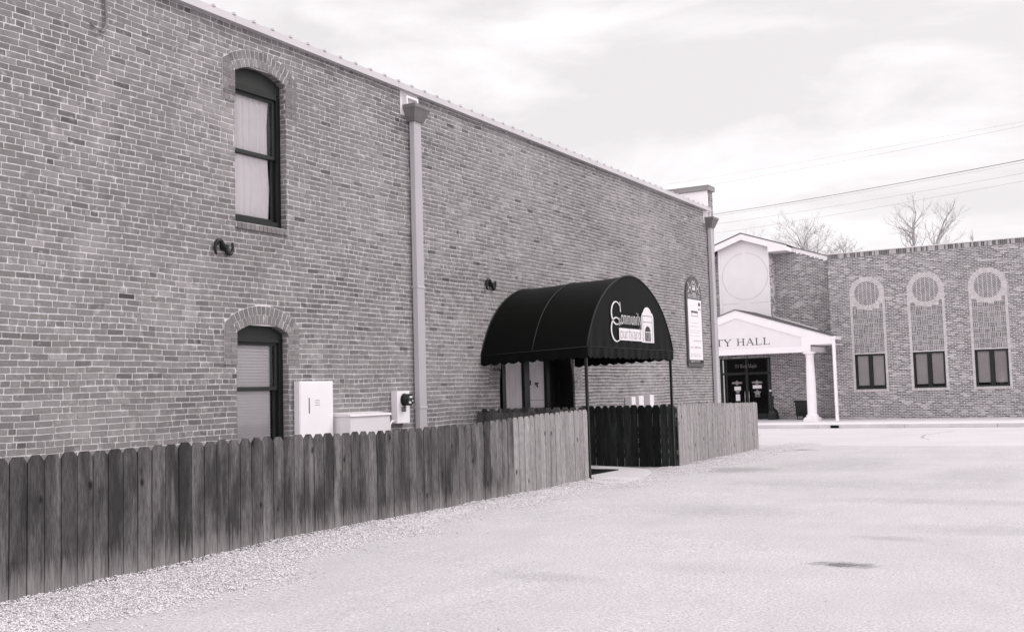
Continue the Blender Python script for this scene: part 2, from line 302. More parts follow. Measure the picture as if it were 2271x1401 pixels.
# ------------------------------------------------------------------ brickwork
def sub(iv, cut):
    out = []
    for a, b in iv:
        for c, d in [cut]:
            if d <= a or c >= b: out.append((a, b)); continue
            if c > a: out.append((a, c))
            if d < b: out.append((d, b))
    return out
def brickwork(mb, P, u0, u1, z0, z1, spans, spans_m, tone, L=.21, H=.066, joint=.015, hdr=9, jit=.0032, wave=1.0, dep=.005, prot=.001, seed=1, mi=0, mm=1, zphase=0, hs=.5):
    rnd = random.Random(seed)
    def W(u, z): return wave * (.0045 * math.sin(u * 1.3 + z * 2.1) + .003 * math.sin(u * 3.7 - z * 1.1 + 1) + .0022 * math.sin(u * 8.3 + z * 6))
    k0 = int(math.floor(z0 / H)); k1 = int(math.ceil(z1 / H))
    for k in range(k0, k1):
        za, zb = max(z0, k * H), min(z1, (k + 1) * H)
        if zb - za < .01: continue
        zm = (za + zb) / 2
        for a, b in spans_m([(u0, u1)], za, zb):
            st_ = .5 if wave else 4.0
            br = [a] + [q * st_ for q in range(int(math.floor(a / st_)) + 1, int(math.ceil(b / st_)))] + [b]
            for c, d in zip(br[:-1], br[1:]):
                mb.face([P(c, za + W(c, za), -dep), P(d, za + W(d, za), -dep), P(d, zb + W(d, zb), -dep), P(c, zb + W(c, zb), -dep)], mm, 1)
        header = hdr and (k + zphase) % hdr == 0
        l = L * hs if header else L
        off = (k % 2) * l / 2 + rnd.uniform(-.012, .012) * min(1, L * 5)
        for a, b in spans([(u0, u1)], za, zb):
            u = math.floor((a - off) / l) * l + off
            edge = u
            while edge < b:
                ll = l * (1 + rnd.uniform(-.05, .05)) if wave else l
                c, d = max(a, edge + joint / 2), min(b, edge + ll - joint / 2); edge += ll
                if d - c < .018: continue
                if wave and not header and rnd.random() < .035 and d - c > .15:
                    mid = c + (d - c) * rnd.uniform(.4, .6); parts = [(c, mid - joint / 2), (mid + joint / 2, d)]
                else: parts = [(c, d)]
                for c2, d2 in parts:
                    j = lambda: rnd.uniform(-jit, jit)
                    pr = rnd.uniform(-prot, prot); za2, zb2 = za + joint / 2, zb - joint / 2
                    q = [(c2 + j(), za2 + j()), (d2 + j(), za2 + j()), (d2 + j(), zb2 + j()), (c2 + j(), zb2 + j())]
                    t = tone(rnd, (c2 + d2) / 2, zm, header)
                    F = [P(x, z + W(x, z), pr) for x, z in q]; B = [P(x, z + W(x, z), -dep) for x, z in q]
                    mb.idx(F + B, [(0, 1, 2, 3), (0, 4, 5, 1), (1, 5, 6, 2), (2, 6, 7, 3), (3, 7, 4, 0)], mi, t)
def clipc(Q, cx, cz, rad):
    for k in range(24):
        a = 2 * math.pi * k / 24; nx, nz = math.cos(a), math.sin(a); out = []
        for i in range(len(Q)):
            p, q = Q[i], Q[(i + 1) % len(Q)]; dp = (p[0] - cx) * nx + (p[1] - cz) * nz - rad; dq = (q[0] - cx) * nx + (q[1] - cz) * nz - rad
            if dp <= 0: out.append(p)
            if dp * dq < 0: t = dp / (dp - dq); out.append((p[0] + (q[0] - p[0]) * t, p[1] + (q[1] - p[1]) * t))
        Q = out
        if len(Q) < 3: return None
    return Q
def one_brick(mb, P, q, t, dep=.012, pr=.001, mi=0):
    F = [P(x, z, pr) for x, z in q]; B = [P(x, z, -dep) for x, z in q]
    n = len(q); mb.idx(F + B, [tuple(range(n))] + [(i, n + i, n + (i + 1) % n, (i + 1) % n) for i in range(n)], mi, t)
def pm(u, z, d): return (d, u, z)                # main wall plane x = 0
def main_tone(rnd, u, z, hd):
    n = noise.noise(Vector((u * .35, z * .6, 3))) ; n2 = noise.noise(Vector((u * .9, z * 2.2, 9)))
    n3 = noise.noise(Vector((u * .5, z * .8, 30)))
    t = .228 + .045 * n + .03 * n2 + rnd.gauss(0, .022) - .07 * max(0, n3)
    r = rnd.random()
    if r < .012: t *= rnd.uniform(.4, .6)
    elif r < .06 + max(0, n2) * .15: t *= rnd.uniform(.62, .85)
    elif r > .94: t *= rnd.uniform(1.1, 1.3)
    return max(.05, min(.5, t))
WIN = [(9.70, .45, 3.58, 5.44), (9.70, .45, -.3, 2.22)]       # centre y, half width, bottom z, spring z
WR, WH = .904, .12                                            # intrados radius and rise
DC, DR, DS = 16.65, 1.37, 1.45                                # door arch centre, radius, spring
def arch_half(z, spring, half, rad, extra):                  # half width of a segmental opening (with ring of width extra) at height z
    cz = spring + WH - WR; r = rad + extra; dz = z - cz
    if z <= spring: return half
    if dz >= r: return 0
    return min(math.sqrt(max(0, r * r - dz * dz)), half + extra)
def spans_main(iv, za, zb, ring=True):
    zc = (za + zb) / 2 if ring else zb - .004
    for cy, hw, zb0, sp in WIN:
        if zb > zb0:
            if ring and sp - .25 < zc: 
                h = hw if zc < sp - .25 else (hw + .2 if zc < sp + .06 else arch_half(zc, sp, hw, WR, .21))
            else: h = arch_half(za if not ring else zc, sp, hw, WR, 0) if zc > sp else hw
            if ring and zb0 - .095 < zc < zb0: h = hw
            if zc > sp + WH + (.21 if ring else 0): h = 0
            if h > 0: iv = sub(iv, (cy - h, cy + h))
        elif ring and zc > zb0 - .09: iv = sub(iv, (cy - hw, cy + hw))
    r = DR + (.34 if ring else 0); zt = zc if ring else za
    if zt < DS: h = r if (ring and zt > DS - .0) else DR
    else: h = math.sqrt(max(0, r * r - (zt - DS) ** 2))
    if h > 0: iv = sub(iv, (DC - h, DC + h))
    return iv
def zc_top(y): return 6.115 - (y - 8) * .0088
bld = thing('brick_building', (0, 12, 0), 'long two storey old brick building with metal coping filling the left of the photo', 'building')
mb = MB()
YE = 26.05
brickwork(mb, pm, -4.0, YE, -.15, 5.94, lambda iv, a, b: spans_main(iv, a, b, True), lambda iv, a, b: spans_main(iv, a, b, False), main_tone, seed=11, zphase=3)
# upper courses follow the falling roof line
brickwork(mb, pm, -4.0, 20.0, 5.94, 6.006, lambda iv, a, b: iv, lambda iv, a, b: iv, main_tone, seed=12)
brickwork(mb, pm, -4.0, 12.0, 6.006, 6.072, lambda iv, a, b: iv, lambda iv, a, b: iv, main_tone, seed=13)
mb.face([(-.03, -4, 5.9), (-.03, YE, 5.9), (-.03, YE, 5.98), (-.03, -4, 6.1)], 1)
# return at the far corner, body of the building
def pf(u, z, d): return (u, YE + d, z)
brickwork(mb, pf, -3.0, -.012, -.15, 6.42, lambda iv, a, b: iv, lambda iv, a, b: iv, main_tone, seed=14, dep=.012)
mb.face([(-14, YE - .02, -.2), (-3, YE - .02, -.2), (-3, YE - .02, 6.42), (-14, YE - .02, 6.42)], 1)
mb.face([(-14, -4, -.2), (-14, YE - .02, -.2), (-14, YE - .02, 5.9), (-14, -4, 5.9)], 1)
mb.face([(-14, -4, -.2), (0, -4, -.2), (0, -4, 6.0), (-14, -4, 5.9)], 1)
mb.build('wall', ['brick', 'mortar'], bld)
mb = MB()
mb.hexa([(-14, -4, 5.80), (-.02, -4, 5.86), (-.02, YE - .4, 5.76), (-14, YE - .4, 5.75)], [(-14, -4, 5.84), (-.02, -4, 5.9), (-.02, YE - .4, 5.8), (-14, YE - .4, 5.79)])
mb.build('roof', 'roofm', bld)
# parapet of the street front at the far end
mb = MB()
mb.box(-14, -.012, YE - .36, YE - .30, 5.6, 6.42)
mb.build('parapet_back', 'white', bld)
mb = MB()
brickwork(mb, pm, YE - .30, YE, 5.94, 6.42, lambda iv, a, b: iv, lambda iv, a, b: iv, main_tone, seed=15)
mb.build('parapet', ['brick', 'mortar'], bld)
mb = MB(); mb.box(-14, .05, YE - .42, YE + .06, 6.425, 6.54); mb.box(-14, .055, YE - .43, YE + .07, 6.54, 6.552)
mb.build('parapet_cap', 'capm', bld)
# metal coping with ribs
mb = MB()
ys = [-4 + i * 3.3 for i in range(10)]; ys[-1] = YE - .32
for a, b in zip(ys[:-1], ys[1:]):
    za, zb = zc_top(a), zc_top(b - .004)
    mb.hexa([(-.3, a, za - .1), (.085, a, za - .1), (.085, b - .004, zb - .1), (-.3, b - .004, zb - .1)], [(-.3, a, za), (.07, a, za), (.07, b - .004, zb), (-.3, b - .004, zb)])
mb.build('coping', 'galv', bld)
mb = MB(); mb.prism([(.082, -.028, -.004), (.082, .028, -.004), (.082, .008, .026), (.082, -.008, .026)], (-.4, 0, .012))
rib0 = mb.build('roof_rib', 'galv', bld); y = -3.8; first = True
while y < YE - .5:
    o = rib0 if first else rib0.copy()
    if not first: COL.objects.link(o); o.parent = bld
    o.location = (0 , y , zc_top(y)); o.location = Vector((0, y, zc_top(y))); first = False; y += .333
# ---- windows
def window(cy, hw, zb, sp, upper):
    r = random.Random(5 if upper else 6)
    # frame: brick mould + head panel (parent part)
    f = MB(); X0, X1 = -.19, -.10
    yl, yr = cy - hw, cy + hw; zt = sp + WH
    zg = sp - .19 if upper else sp - .11          # glass top
    zp = zg + .075 if upper else zg + .045
    f.box(X0, X1, yl, yl + .075, zb, zg + .05); f.box(X0, X1, yr - .075, yr, zb, zg + .05)
    f.box(X0 - .02, X1 + .015, yl + .075, yr - .075, zg, zp); f.box(X0, X1 + .02, yl + .0751, yr - .0751, zb, zb + .07)
    f.box(X0 - .25, X0 - .01, yl - .02, yl + .01, zb, zt); f.box(X0 - .25, X0 - .01, yr - .01, yr + .02, zb, zt)
    fo = f.build('window', 'dark', bld, label='tall upper window hung with white curtain' if upper else 'lower window with closed white blinds')
    p = MB(); p.box(X0 + .01, X1 - .005, yl - .02, yr + .02, zp, zt + .03); p.build('head_panel', 'tymp', fo)
    # brick reveals + soffit of the arch
    b = MB()
    for side, yy in ((1, yr), (-1, yl)):
        def pr(u, z, d, yy=yy, side=side): return (u, yy - side * d, z)
        brickwork(b, pr, -.2, -.001, zb, sp + .02, lambda iv, a, c: iv, lambda iv, a, c: iv, main_tone, seed=r.randint(1, 99), L=.21, dep=.006, jit=.001)
    th0 = math.asin(hw / WR); cz = sp + WH - WR; nb = 13
    for i in range(nb):
        a0 = -th0 + 2 * th0 * (i + .06) / nb; a1 = -th0 + 2 * th0 * (i + .94) / nb
        q = [(cy + WR * math.sin(a0), cz + WR * math.cos(a0)), (cy + WR * math.sin(a1), cz + WR * math.cos(a1))]
        b.face([(0, *q[0]), (0, *q[1]), (-.18, *q[1]), (-.18, *q[0])], 0, main_tone(r, cy, sp, 0))
    for i in range(24):
        a0 = -th0 + 2 * th0 * i / 24; a1 = -th0 + 2 * th0 * (i + 1) / 24; rr = WR + .004
        b.face([(0, cy + rr * math.sin(a0), cz + rr * math.cos(a0)), (0, cy + rr * math.sin(a1), cz + rr * math.cos(a1)), (-.2, cy + rr * math.sin(a1), cz + rr * math.cos(a1)), (-.2, cy + rr * math.sin(a0), cz + rr * math.cos(a0))], 1)
    b.build('reveal', ['brick', 'mortar'], fo)
    # arch ring
    b = MB(); PJ = .016
    for row, (ra, rb) in enumerate(((WR, WR + .1), (WR + .108, WR + .208))):
        te = th0 + (0 if row == 0 else .012); nb = 14 if row == 0 else 15
        for i in range(nb):
            g = .09 + r.uniform(0, .05)
            a0 = -te + 2 * te * (i + g) / nb; a1 = -te + 2 * te * (i + 1 - g) / nb
            q = [(cy + R_ * math.sin(A) + r.uniform(-.002, .002), cz + R_ * math.cos(A) + r.uniform(-.002, .002)) for R_, A in ((ra, a0), (ra, a1), (rb, a1), (rb, a0))]
            one_brick(b, pm, q, main_tone(r, cy + i * .07, sp, 0) * (1.12 if row == 0 else .9), .02, PJ)
    n = 20; te = th0
    for i in range(n):
        a0, a1 = -te + 2 * te * i / n, -te + 2 * te * (i + 1) / n; ra, rb = WR, WR + .213
        F = [(cy + R_ * math.sin(A), cz + R_ * math.cos(A)) for R_, A in ((ra, a0), (ra, a1), (rb, a1), (rb, a0))]
        b.prism([pm(*p, PJ - .006) for p in F], (-.03, 0, 0), 1)
    for s, PJ in ((-1, .018), (1, .004)):        # the shoulders that drop beside the opening
        z = sp - .40; zt_ = sp + .13; k = 0
        pol = [(s * .65, z), (s * hw, z), (s * hw, sp), (s * (hw + .103), sp + .177), (s * .65, sp + .115)]
        b.prism([pm(cy + (u if u == s * .65 else u * s * s if False else u), v, PJ - .006) for u, v in [(s * abs(a_), b_) for a_, b_ in pol]], (-.03, 0, 0), 1)
        one_brick(b, pm, [(cy + s * (hw + .052), sp + .062), (cy + s * .646, sp + .062), (cy + s * .646, sp + .108), (cy + s * (hw + .108), sp + .165)][:4], main_tone(r, cy, z, 0), .02, PJ)
        while z < sp + .03:
            z2 = z + .066; zm = z + .033
            inn = hw if zm < sp else hw + (zm - sp) * .58
            cuts = [(inn + .004, .648)] if k % 2 else [(inn + .004, (inn + .65) / 2 - .004), ((inn + .65) / 2 + .004, .648)]
            for a, c in cuts:
                if c - a > .03: one_brick(b, pm, [(cy + s * a, z + .005), (cy + s * c, z + .005), (cy + s * c, z2 - .004), (cy + s * a, z2 - .004)], main_tone(r, cy, z, 0), .02, PJ)
            z = z2; k += 1
    b.build('brick_arch', ['brick', 'mortar'], fo)
    if upper:
        b = MB(); nb = 12
        for i in range(nb):
            a = yl + .01 + (hw * 2 - .02) * i / nb; c = yl + .01 + (hw * 2 - .02) * (i + 1) / nb - .009
            t = main_tone(r, a, zb, 0)
            b.hexa([(-.12, a, zb - .085), (.03, a, zb - .095), (.03, c, zb - .095), (-.12, c, zb - .085)], [(-.12, a, zb - .004), (.03, a, zb - .025), (.03, c, zb - .025), (-.12, c, zb - .004)], 0, t)
        b.box(-.12, .018, yl, yr, zb - .08, zb - .03, 1)
        b.build('window_sill', ['brick', 'mortar'], fo)
    # sashes
    zm = zg - (.78 if upper else .60)
    s = MB(); a, c = yl + .0752, yr - .0752
    for z0, z1, x0, x1 in ((zm, zg, -.155, -.125), (zb + .07, zm + .035, -.185, -.157)):
        s.box(x0, x1, a, a + .045, z0, z1); s.box(x0, x1, c - .045, c, z0, z1); s.box(x0, x1, a + .045, c - .045, z0, z0 + .045); s.box(x0, x1, a + .045, c - .045, z1 - .04, z1)
    s.build('sash', 'tymp', fo)
    g = MB(); g.face([(-.14, a + .04, zm), (-.14, c - .04, zm), (-.14, c - .04, zg), (-.14, a + .04, zg)]); g.face([(-.17, a + .04, zb + .07), (-.17, c - .04, zb + .07), (-.17, c - .04, zm + .02), (-.17, a + .04, zm + .02)])
    g.build('pane', 'glass', fo)
    # curtain or blind
    k = MB()
    if upper:
        n = 70; y0, y1 = a - .01, c - .06
        row = []
        for zz in (zg + .05, zg - .35, zm, zb + .5, zb + .05):
            row.append([(-.202 + .011 * math.sin(i * .62 + zz * .5) + .006 * math.sin(i * 1.7 + zz) + .004 * noise.noise(Vector((i * .3, zz * 2, 0))), y0 + (y1 - y0 + .02 * math.sin(zz * 5)) * i / n, zz) for i in range(n + 1)])
        for p, q in zip(row[:-1], row[1:]):
            for i in range(n): k.face([p[i], p[i + 1], q[i + 1], q[i]], 0, 1, True)
        k.build('curtain', 'curtain', fo)
    else:
        z = zg
        while z > zb + .4:
            k.hexa([(-.214, a - .02, z - .002), (-.198, a - .02, z - .038), (-.198, c - .055, z - .038), (-.214, c - .055, z - .002)], [(-.218, a - .02, z), (-.202, a - .02, z - .036), (-.202, c - .055, z - .036), (-.218, c - .055, z)])
            z -= .038
        for yy in (a + .12, c - .17): k.box(-.197, -.195, yy, yy + .004, zb, zg)
        k.box(-.245, -.2, a - .02, c - .05, zg, zg + .05)
        k.build('blind', 'blind', fo)
    v = MB(); v.box(-.7, -.3, yl - .05, yr + .1, zb - .05, zt + .1); v.build('interior', 'void', fo)
window(*WIN[0], True); window(*WIN[1], False)
# ---- arched doorway under the awning
mb = MB(); rd = random.Random(21)
n = 17
th = math.pi / n
for row in range(3):
    ra, rb = DR + .113 * row + .004, DR + .113 * (row + 1) - .004
    nb = int(math.pi * ra / .072)
    for i in range(nb):
        a0, a1 = math.pi * (i + .07) / nb, math.pi * (i + .93) / nb
        q = [(DC - r_ * math.cos(A), DS + r_ * math.sin(A)) for r_, A in ((ra, a0), (ra, a1), (rb, a1), (rb, a0))]
        one_brick(mb, pm, q, main_tone(rd, 16, 2, 0) * .9, .02, .004)
for i in range(40):
    a0, a1 = math.pi * i / 40, math.pi * (i + 1) / 40
    q = [(DC - r_ * math.cos(A), DS + r_ * math.sin(A)) for r_, A in ((DR, a0), (DR, a1), (DR + .35, a1), (DR + .35, a0))]
    mb.face([pm(*p, -.004) for p in q], 1)
    q = q[:2]; mb.face([(-.004, *q[0]), (-.004, *q[1]), (-.32, *q[1]), (-.32, *q[0])], 0, .2)
for side in (-1, 1):
    def pr(u, z, d, side=side): return (u, DC + side * (DR - d), z)
    brickwork(mb, pr, -.32, -.003, -.1, DS, lambda iv, a, c: iv, lambda iv, a, c: iv, main_tone, seed=31 + side, dep=.006, jit=.001)
mb.build('door_arch', ['brick', 'mortar'], bld)
mb = MB()
mb.box(-.42, -.40, DC - DR, DC + DR, -.05, DS + DR)
for y0, y1 in ((15.28, 15.36), (15.88, 16.0), (16.65, 16.84), (17.48, 17.6), (17.94, 18.02)): mb.box(-.40, -.31, y0, y1, -.05, 2.75)
mb.box(-.399, -.312, 15.36, 17.94, 1.02 - 1.07, .2); mb.box(-.399, -.312, 16.0, 17.48, 1.0, 1.1); mb.box(-.399, -.312, 15.3, 17.94, 2.05, 2.2)
door = mb.build('door', 'black', bld, label='dark double door with pale panes, fence reflection painted in, set under the brick arch')
mb = MB(); N_ = 30  # black lining added over the brick reveal to keep the doorway dark
for i in range(N_):
    a0, a1 = math.pi * i / N_, math.pi * (i + 1) / N_
    q = [(DC - r_ * math.cos(A), DS + r_ * math.sin(A)) for r_, A in ((DR - .03, a0), (DR - .03, a1), (DR - .001, a1), (DR - .001, a0))]
    mb.prism([(-.03, *p) for p in q], (-.28, 0, 0))
for sd_ in (-1, 1): mb.box(-.31, -.03, min(DC + sd_ * (DR - .001), DC + sd_ * (DR - .03)), max(DC + sd_ * (DR - .001), DC + sd_ * (DR - .03)), -.05, DS)
mb.build('added_dark_lining', 'black', door)
mb = MB()
for i in range(3): mb.box(-.385, -.372, 16.0 + i * .217, 16.0 + (i + 1) * .217 - .006, 1.1, 2.05)
mb.build('door_pane', 'panel', door)
mb = MB(); mb.box(-.385, -.373, 16.84, 17.48, 1.245, 2.05); mb.box(-.385, -.373, 16.84, 17.48, 1.1, 1.238); mb.build('door_pane', 'panel', door)
mb = MB()
mb.tube([(-.36, 16.87, 1.5), (-.34, 16.9, 1.53), (-.35, 16.93, 1.6)], .016); mb.build('door_handle', 'black', door)
mb = MB(); mb.box(-.372, -.355, 17.13, 17.24, 1.53, 1.57); mb.tube([(-.35, 17.17, 1.53), (-.35, 17.19, 1.48)], .012); mb.build('door_lock', 'black', door)
mb = MB(); mb.box(-.372, -.36, 17.66, 17.68, 1.1, 1.24); mb.build('notice', 'white', door)
# ---- tie rod anchors
for cy, cz in ((9.03, 3.22), (15.04, 3.215)):
    mb = MB(); pts = [(-.135, -.105), (-.155, -.05), (-.15, .02), (-.115, .07), (-.06, .075), (-.02, .02), (.02, -.025), (.06, -.075), (.11, -.075), (.145, -.02), (.14, .075)]
    dense = []
    for i in range(len(pts) - 1):
        p0, p1, p2, p3 = pts[max(i - 1, 0)], pts[i], pts[i + 1], pts[min(i + 2, len(pts) - 1)]
        for k in range(4):
            t = k / 4; dense.append(tuple(.5 * ((2 * p1[j]) + (-p0[j] + p2[j]) * t + (2 * p0[j] - 5 * p1[j] + 4 * p2[j] - p3[j]) * t * t + (-p0[j] + 3 * p1[j] - 3 * p2[j] + p3[j]) * t ** 3) for j in (0, 1)))
    dense.append(pts[-1]); n = len(dense)
    mb.tube([(.035, cy + u * .93, cz + v * .93) for u, v in dense], [.013 + .014 * math.sin(math.pi * (i + .5) / n) for i in range(n)], 8)
    mb.tube([(0, cy, cz), (.085, cy, cz)], .03, 6); mb.tube([(0, cy, cz), (.04, cy, cz)], .045, 10)
    mb.build('wall_anchor', 'black', bld, label='iron S shaped tie anchor beside the upper window' if cy < 12 else 'iron S shaped tie anchor left of the awning')
# ---- cable conduit at the top left
mb = MB()
mb.tube([(.03, 7.33, 6.1), (.03, 7.345, 5.75), (.03, 7.36, 5.5), (.035, 7.345, 5.42), (.04, 7.31, 5.365), (.045, 7.27, 5.355)], .016, 8)
mb.tube([(.045, 7.27, 5.355), (.035, 7.22, 5.38), (0, 7.18, 5.43)], .009, 6)
mb.build('cable_conduit', 'leader', bld)
# ---- downspouts
def downspout(y0, zt, wd, wh, zs, lab):
    p = MB(); prof = []; x0, x1 = .02, .105; n = 9                  # corrugated rectangular pipe
    pts = [(x0, y0), (x1, y0)]
    for i in range(1, n * 2): pts.append((x1 + (.008 if i % 2 else 0), y0 + wd * i / (n * 2)))
    pts += [(x1, y0 + wd), (x0, y0 + wd)]
    p.idx([(x, y, z) for z in (.05, zt) for x, y in pts], [(i, (i + 1) % len(pts), len(pts) + (i + 1) % len(pts), len(pts) + i) for i in range(len(pts))])
    o = p.build('downspout', 'pipe', bld, label=lab)
    h = MB(); a, b = y0 - .14, y0 + wd + .075; d = .23
    lo = [(0.001, y0 - .04, zt - .01), (.14, y0 - .04, zt - .01), (.14, y0 + wd + .02, zt - .01), (.001, y0 + wd + .02, zt - .01)]
    hi = [(.001, a, zt + wh), (d, a, zt + wh), (d, b, zt + wh), (.001, b, zt + wh)]
    h.hexa(lo, hi); h.hexa([(.001, a - .005, zt + wh + .001), (d + .008, a - .005, zt + wh + .001), (d + .008, b + .005, zt + wh + .001), (.001, b + .005, zt + wh + .001)],
                           [(.001, a - .005, zt + wh + .055), (d + .008, a - .005, zt + wh + .055), (d + .008, b + .005, zt + wh + .055), (.001, b + .005, zt + wh + .055)])
    h.build('leader_head', 'leader', o)
    s = MB(); t = .03; s0, s1 = a + .03, a + .33; z0, z1 = zt + wh + .055, zs
    for q in ((s0, s0 + t, z0, z1), (s1 - t, s1, z0, z1), (s0 + t, s1 - t, z1 - t, z1)): s.box(0, .06, *q)
    s.face([(.004, s0, z0), (.004, s1, z0), (.004, s1, z1), (.004, s0, z1)], 1)
    s.box(-.0, .003, s0 - .09, s1 + .07, z0 - .15, z1 + .07, 1)
    s.build('scupper', ['white', 'concrete'], o)
    for z in (3.0, 1.2):
        st = MB(); st.box(.003, x1 + .012, y0 - .006, y0 + wd + .006, z, z + .03); st.build('strap', 'pipe', o)
downspout(12.83, 5.54, .18, .17, 5.91, 'pale downspout between the windows and the awning')
downspout(25.53, 5.44, .18, .19, 5.86, 'pale downspout at the far corner of the wall')
# ------------------------------------------------------------------ ground
def gz(x, y):
    f = [(4, -.09), (5, -.085), (5.7, -.065), (6.4, -.05), (7.8, -.005), (10, .005), (12, .005), (14.6, .025), (18.2, -.04), (22.8, -.005), (26, -.02)]
    e = f[0][1] if y < 4 else f[-1][1]
    for (a, b), (c, d) in zip(f[:-1], f[1:]):
        if a <= y <= c: e = b + (d - b) * (y - a) / (c - a)
    k = max(0, min(1, 1 - (x - 3.4) / 2.5)); base = e * k
    if y > 22: 
        t = min(1, (y - 22) / 17.7); base = base * max(0, 1 - (y - 22) / 4) - .25 * t * t * (3 - 2 * t) 
    base += .012 * noise.noise(Vector((x * .5, y * .5, 0))) * min(1, max(0, (x - 2.2) / 2)) * (1 if y < 30 else 0)
    return base
def grid(xs, ys, zf, name, m, lift=0.0, yf=lambda x, y: y, **k):
    mb = MB(); n = len(ys)
    mb.idx([(x, yf(x, y), zf(x, y) + (lift if j or not lift else -.004)) for x in xs for j, y in enumerate(ys)], [(i * n + j, (i + 1) * n + j, (i + 1) * n + j + 1, i * n + j + 1) for i in range(len(xs) - 1) for j in range(n - 1)], 0, 1, True)
    return mb.build(name, m, **k)
def rng(a, b, s): return [a + (b - a) * i / max(1, round((b - a) / s)) for i in range(max(1, round((b - a) / s)))]
def wavy(x, y): return y + (.35 * noise.noise(Vector((x * .6, 2, 5))) + .15 * noise.noise(Vector((x * 2.3, 7, 5))) if y < 24.7 else 0)
xs = [-400, -150, -60] + rng(-30, -4, 4) + rng(-4, 12, .25) + rng(12, 40, 4) + [40, 100, 400]
ys = [-60, -20, -6] + rng(-4, 28, .25) + rng(28, 44, 1) + [44, 60, 100, 250, 800]
grid(xs, ys, gz, 'ground', 'ground', kind='structure')
street = grid([-400, -60, -20] + rng(-10, 16, .25) + [16, 60, 400], rng(24.6, 39.7, .5) + [39.7], gz, 'street', 'street', .006, yf=wavy, kind='structure')
mb = MB()
rc = random.Random(3)
def crack(pts, wd):
    P_ = []
    for a, b in zip(pts[:-1], pts[1:]):
        for k in range(8):
            t = k / 8; P_.append((a[0] + (b[0] - a[0]) * t + rc.uniform(-.06, .06), a[1] + (b[1] - a[1]) * t + rc.uniform(-.12, .12)))
    for a, b in zip(P_[:-1], P_[1:]):
        mb.face([(a[0] - wd, a[1], gz(*a) + .010), (a[0] + wd, a[1], gz(*a) + .010), (b[0] + wd, b[1], gz(*b) + .010), (b[0] - wd, b[1], gz(*b) + .010)])
crack([(4.0, 36.4), (3.7, 33), (4.1, 30), (4.7, 28.0)], .012); crack([(-1.3, 33), (-.6, 30.5), (.2, 28)], .012); crack([(3.7, 33), (2.9, 30.2)], .01)
mb.build('road_marking_cracks', 'crack', kind='structure').name = 'road_cracks'
mb = MB()
for i in range(-10, 12):
    x0, x1 = i * 3.05 - 1.2, (i + 1) * 3.05 - 1.2 - .012
    mb.hexa([(x0, 39.95, -.4), (x1, 39.95, -.4), (x1, 47, -.4), (x0, 47, -.4)], [(x0, 39.95, -.105), (x1, 39.95, -.105), (x1, 47, -.09), (x0, 47, -.09)], 0)
    mb.hexa([(x0, 39.72, -.45), (x1, 39.72, -.45), (x1, 39.945, -.45), (x0, 39.945, -.45)], [(x0, 39.76, -.11), (x1, 39.76, -.11), (x1, 39.945, -.107), (x0, 39.945, -.107)], 1)
mb.box(-.75, -.45, 39.70, 39.722, -.235, -.145, 2)
mb.build('sidewalk', ['concrete', 'kerb', 'void'], kind='structure')
# entrance slab with rounded corner
mb = MB()
out = [(.1, 14.75), (1.9, 14.62), (2.15, 14.3), (2.5, 14.0), (2.75, 14.15), (2.68, 14.6), (2.6, 15.1), (2.5, 15.6), (2.38, 16.0), (2.26, 16.3), (2.08, 16.6), (1.85, 16.83), (1.3, 17.1), (.65, 17.33), (.1, 17.5)]
mb.prism([(x, y, .012) for x, y in out], (0, 0, .028))
mb.build('path', 'kerb', kind='structure')
mb = MB(); mb.box(1.08, 1.64, 15.35, 16.38, .041, .056)
for i in range(14): mb.box(1.10, 1.62, 15.39 + i * .07, 15.42 + i * .07, .0565, .061)
mb.build('door_mat', 'rubber', label='flat dark mat lying on the concrete slab under the awning', cat='mat', org=(1.36, 15.9, .04))
# gravel strip along the fence
mb = MB(); rs = random.Random(99)
def edge_x(y):
    e = 3.25 if y < 6 else (3.25 - (y - 6) * .16 if y < 10 else 2.62 + .06 * math.sin(y))
    if 13.5 < y < 15: e += .25
    if 16.5 < y < 19.5: e = 2.75 + .15 * math.sin(y * 2)
    return e + .16 * math.sin(y * 2.3) + .1 * math.sin(y * 5.1)
cnt = 0
def stone(x, y, z, s, rs=rs):
    t = rs.uniform(.52, .78) if rs.random() > .06 else rs.uniform(.25, .45)
    a = rs.uniform(0, 6.28); ca, sa = math.cos(a), math.sin(a); vs = []
    for dx, dy, dz in ((1, 0, 0), (.1, .8, .1), (-.9, .1, 0), (0, -.8, .05), (.15, .1, .75), (-.1, 0, -.6)):
        dx *= s * rs.uniform(.8, 1.2); dy *= s * rs.uniform(.7, 1.2); dz *= s * rs.uniform(.7, 1.1)
        vs.append((x + dx * ca - dy * sa, y + dx * sa + dy * ca, z + dz))
    mb.idx(vs, [(0, 1, 4), (1, 2, 4), (2, 3, 4), (3, 0, 4), (1, 0, 5), (2, 1, 5), (3, 2, 5), (0, 3, 5)], 0, t)
while cnt < 52000:
    u = rs.random(); y = 3.6 + 22 * u ** 1.7; e = edge_x(y)
    if y > 22.9 and rs.random() > .3: continue
    x = rs.uniform(1.93, e + .7)
    k = (e - x) / .4
    if k < 0 and rs.random() > math.exp(k * 3.0) * .5: continue
    if 14.6 < y < 17.4 and x < 2.75 - max(0, y - 15) * .25: 
        if rs.random() > .004: continue
    h = max(0, min(1, (e - x) / .8)) * .035 * (1 + .5 * noise.noise(Vector((x * 3, y * 3, 4))))
    stone(x, y, gz(x, y) + h * rs.random() ** .3 + .004, rs.uniform(.005, .0125)); cnt += 1
for i in range(16000):                            # loose stones on the lot
    y = 3.6 + 16 * rs.random() ** 1.9; x = rs.uniform(2.6, 11.5); stone(x, y, gz(x, y) + .001, rs.uniform(.002, .006) if rs.random() < .985 else .012)
mb.build('gravel', 'stone', kind='stuff', label='pale crushed gravel banked along the foot of the fence')
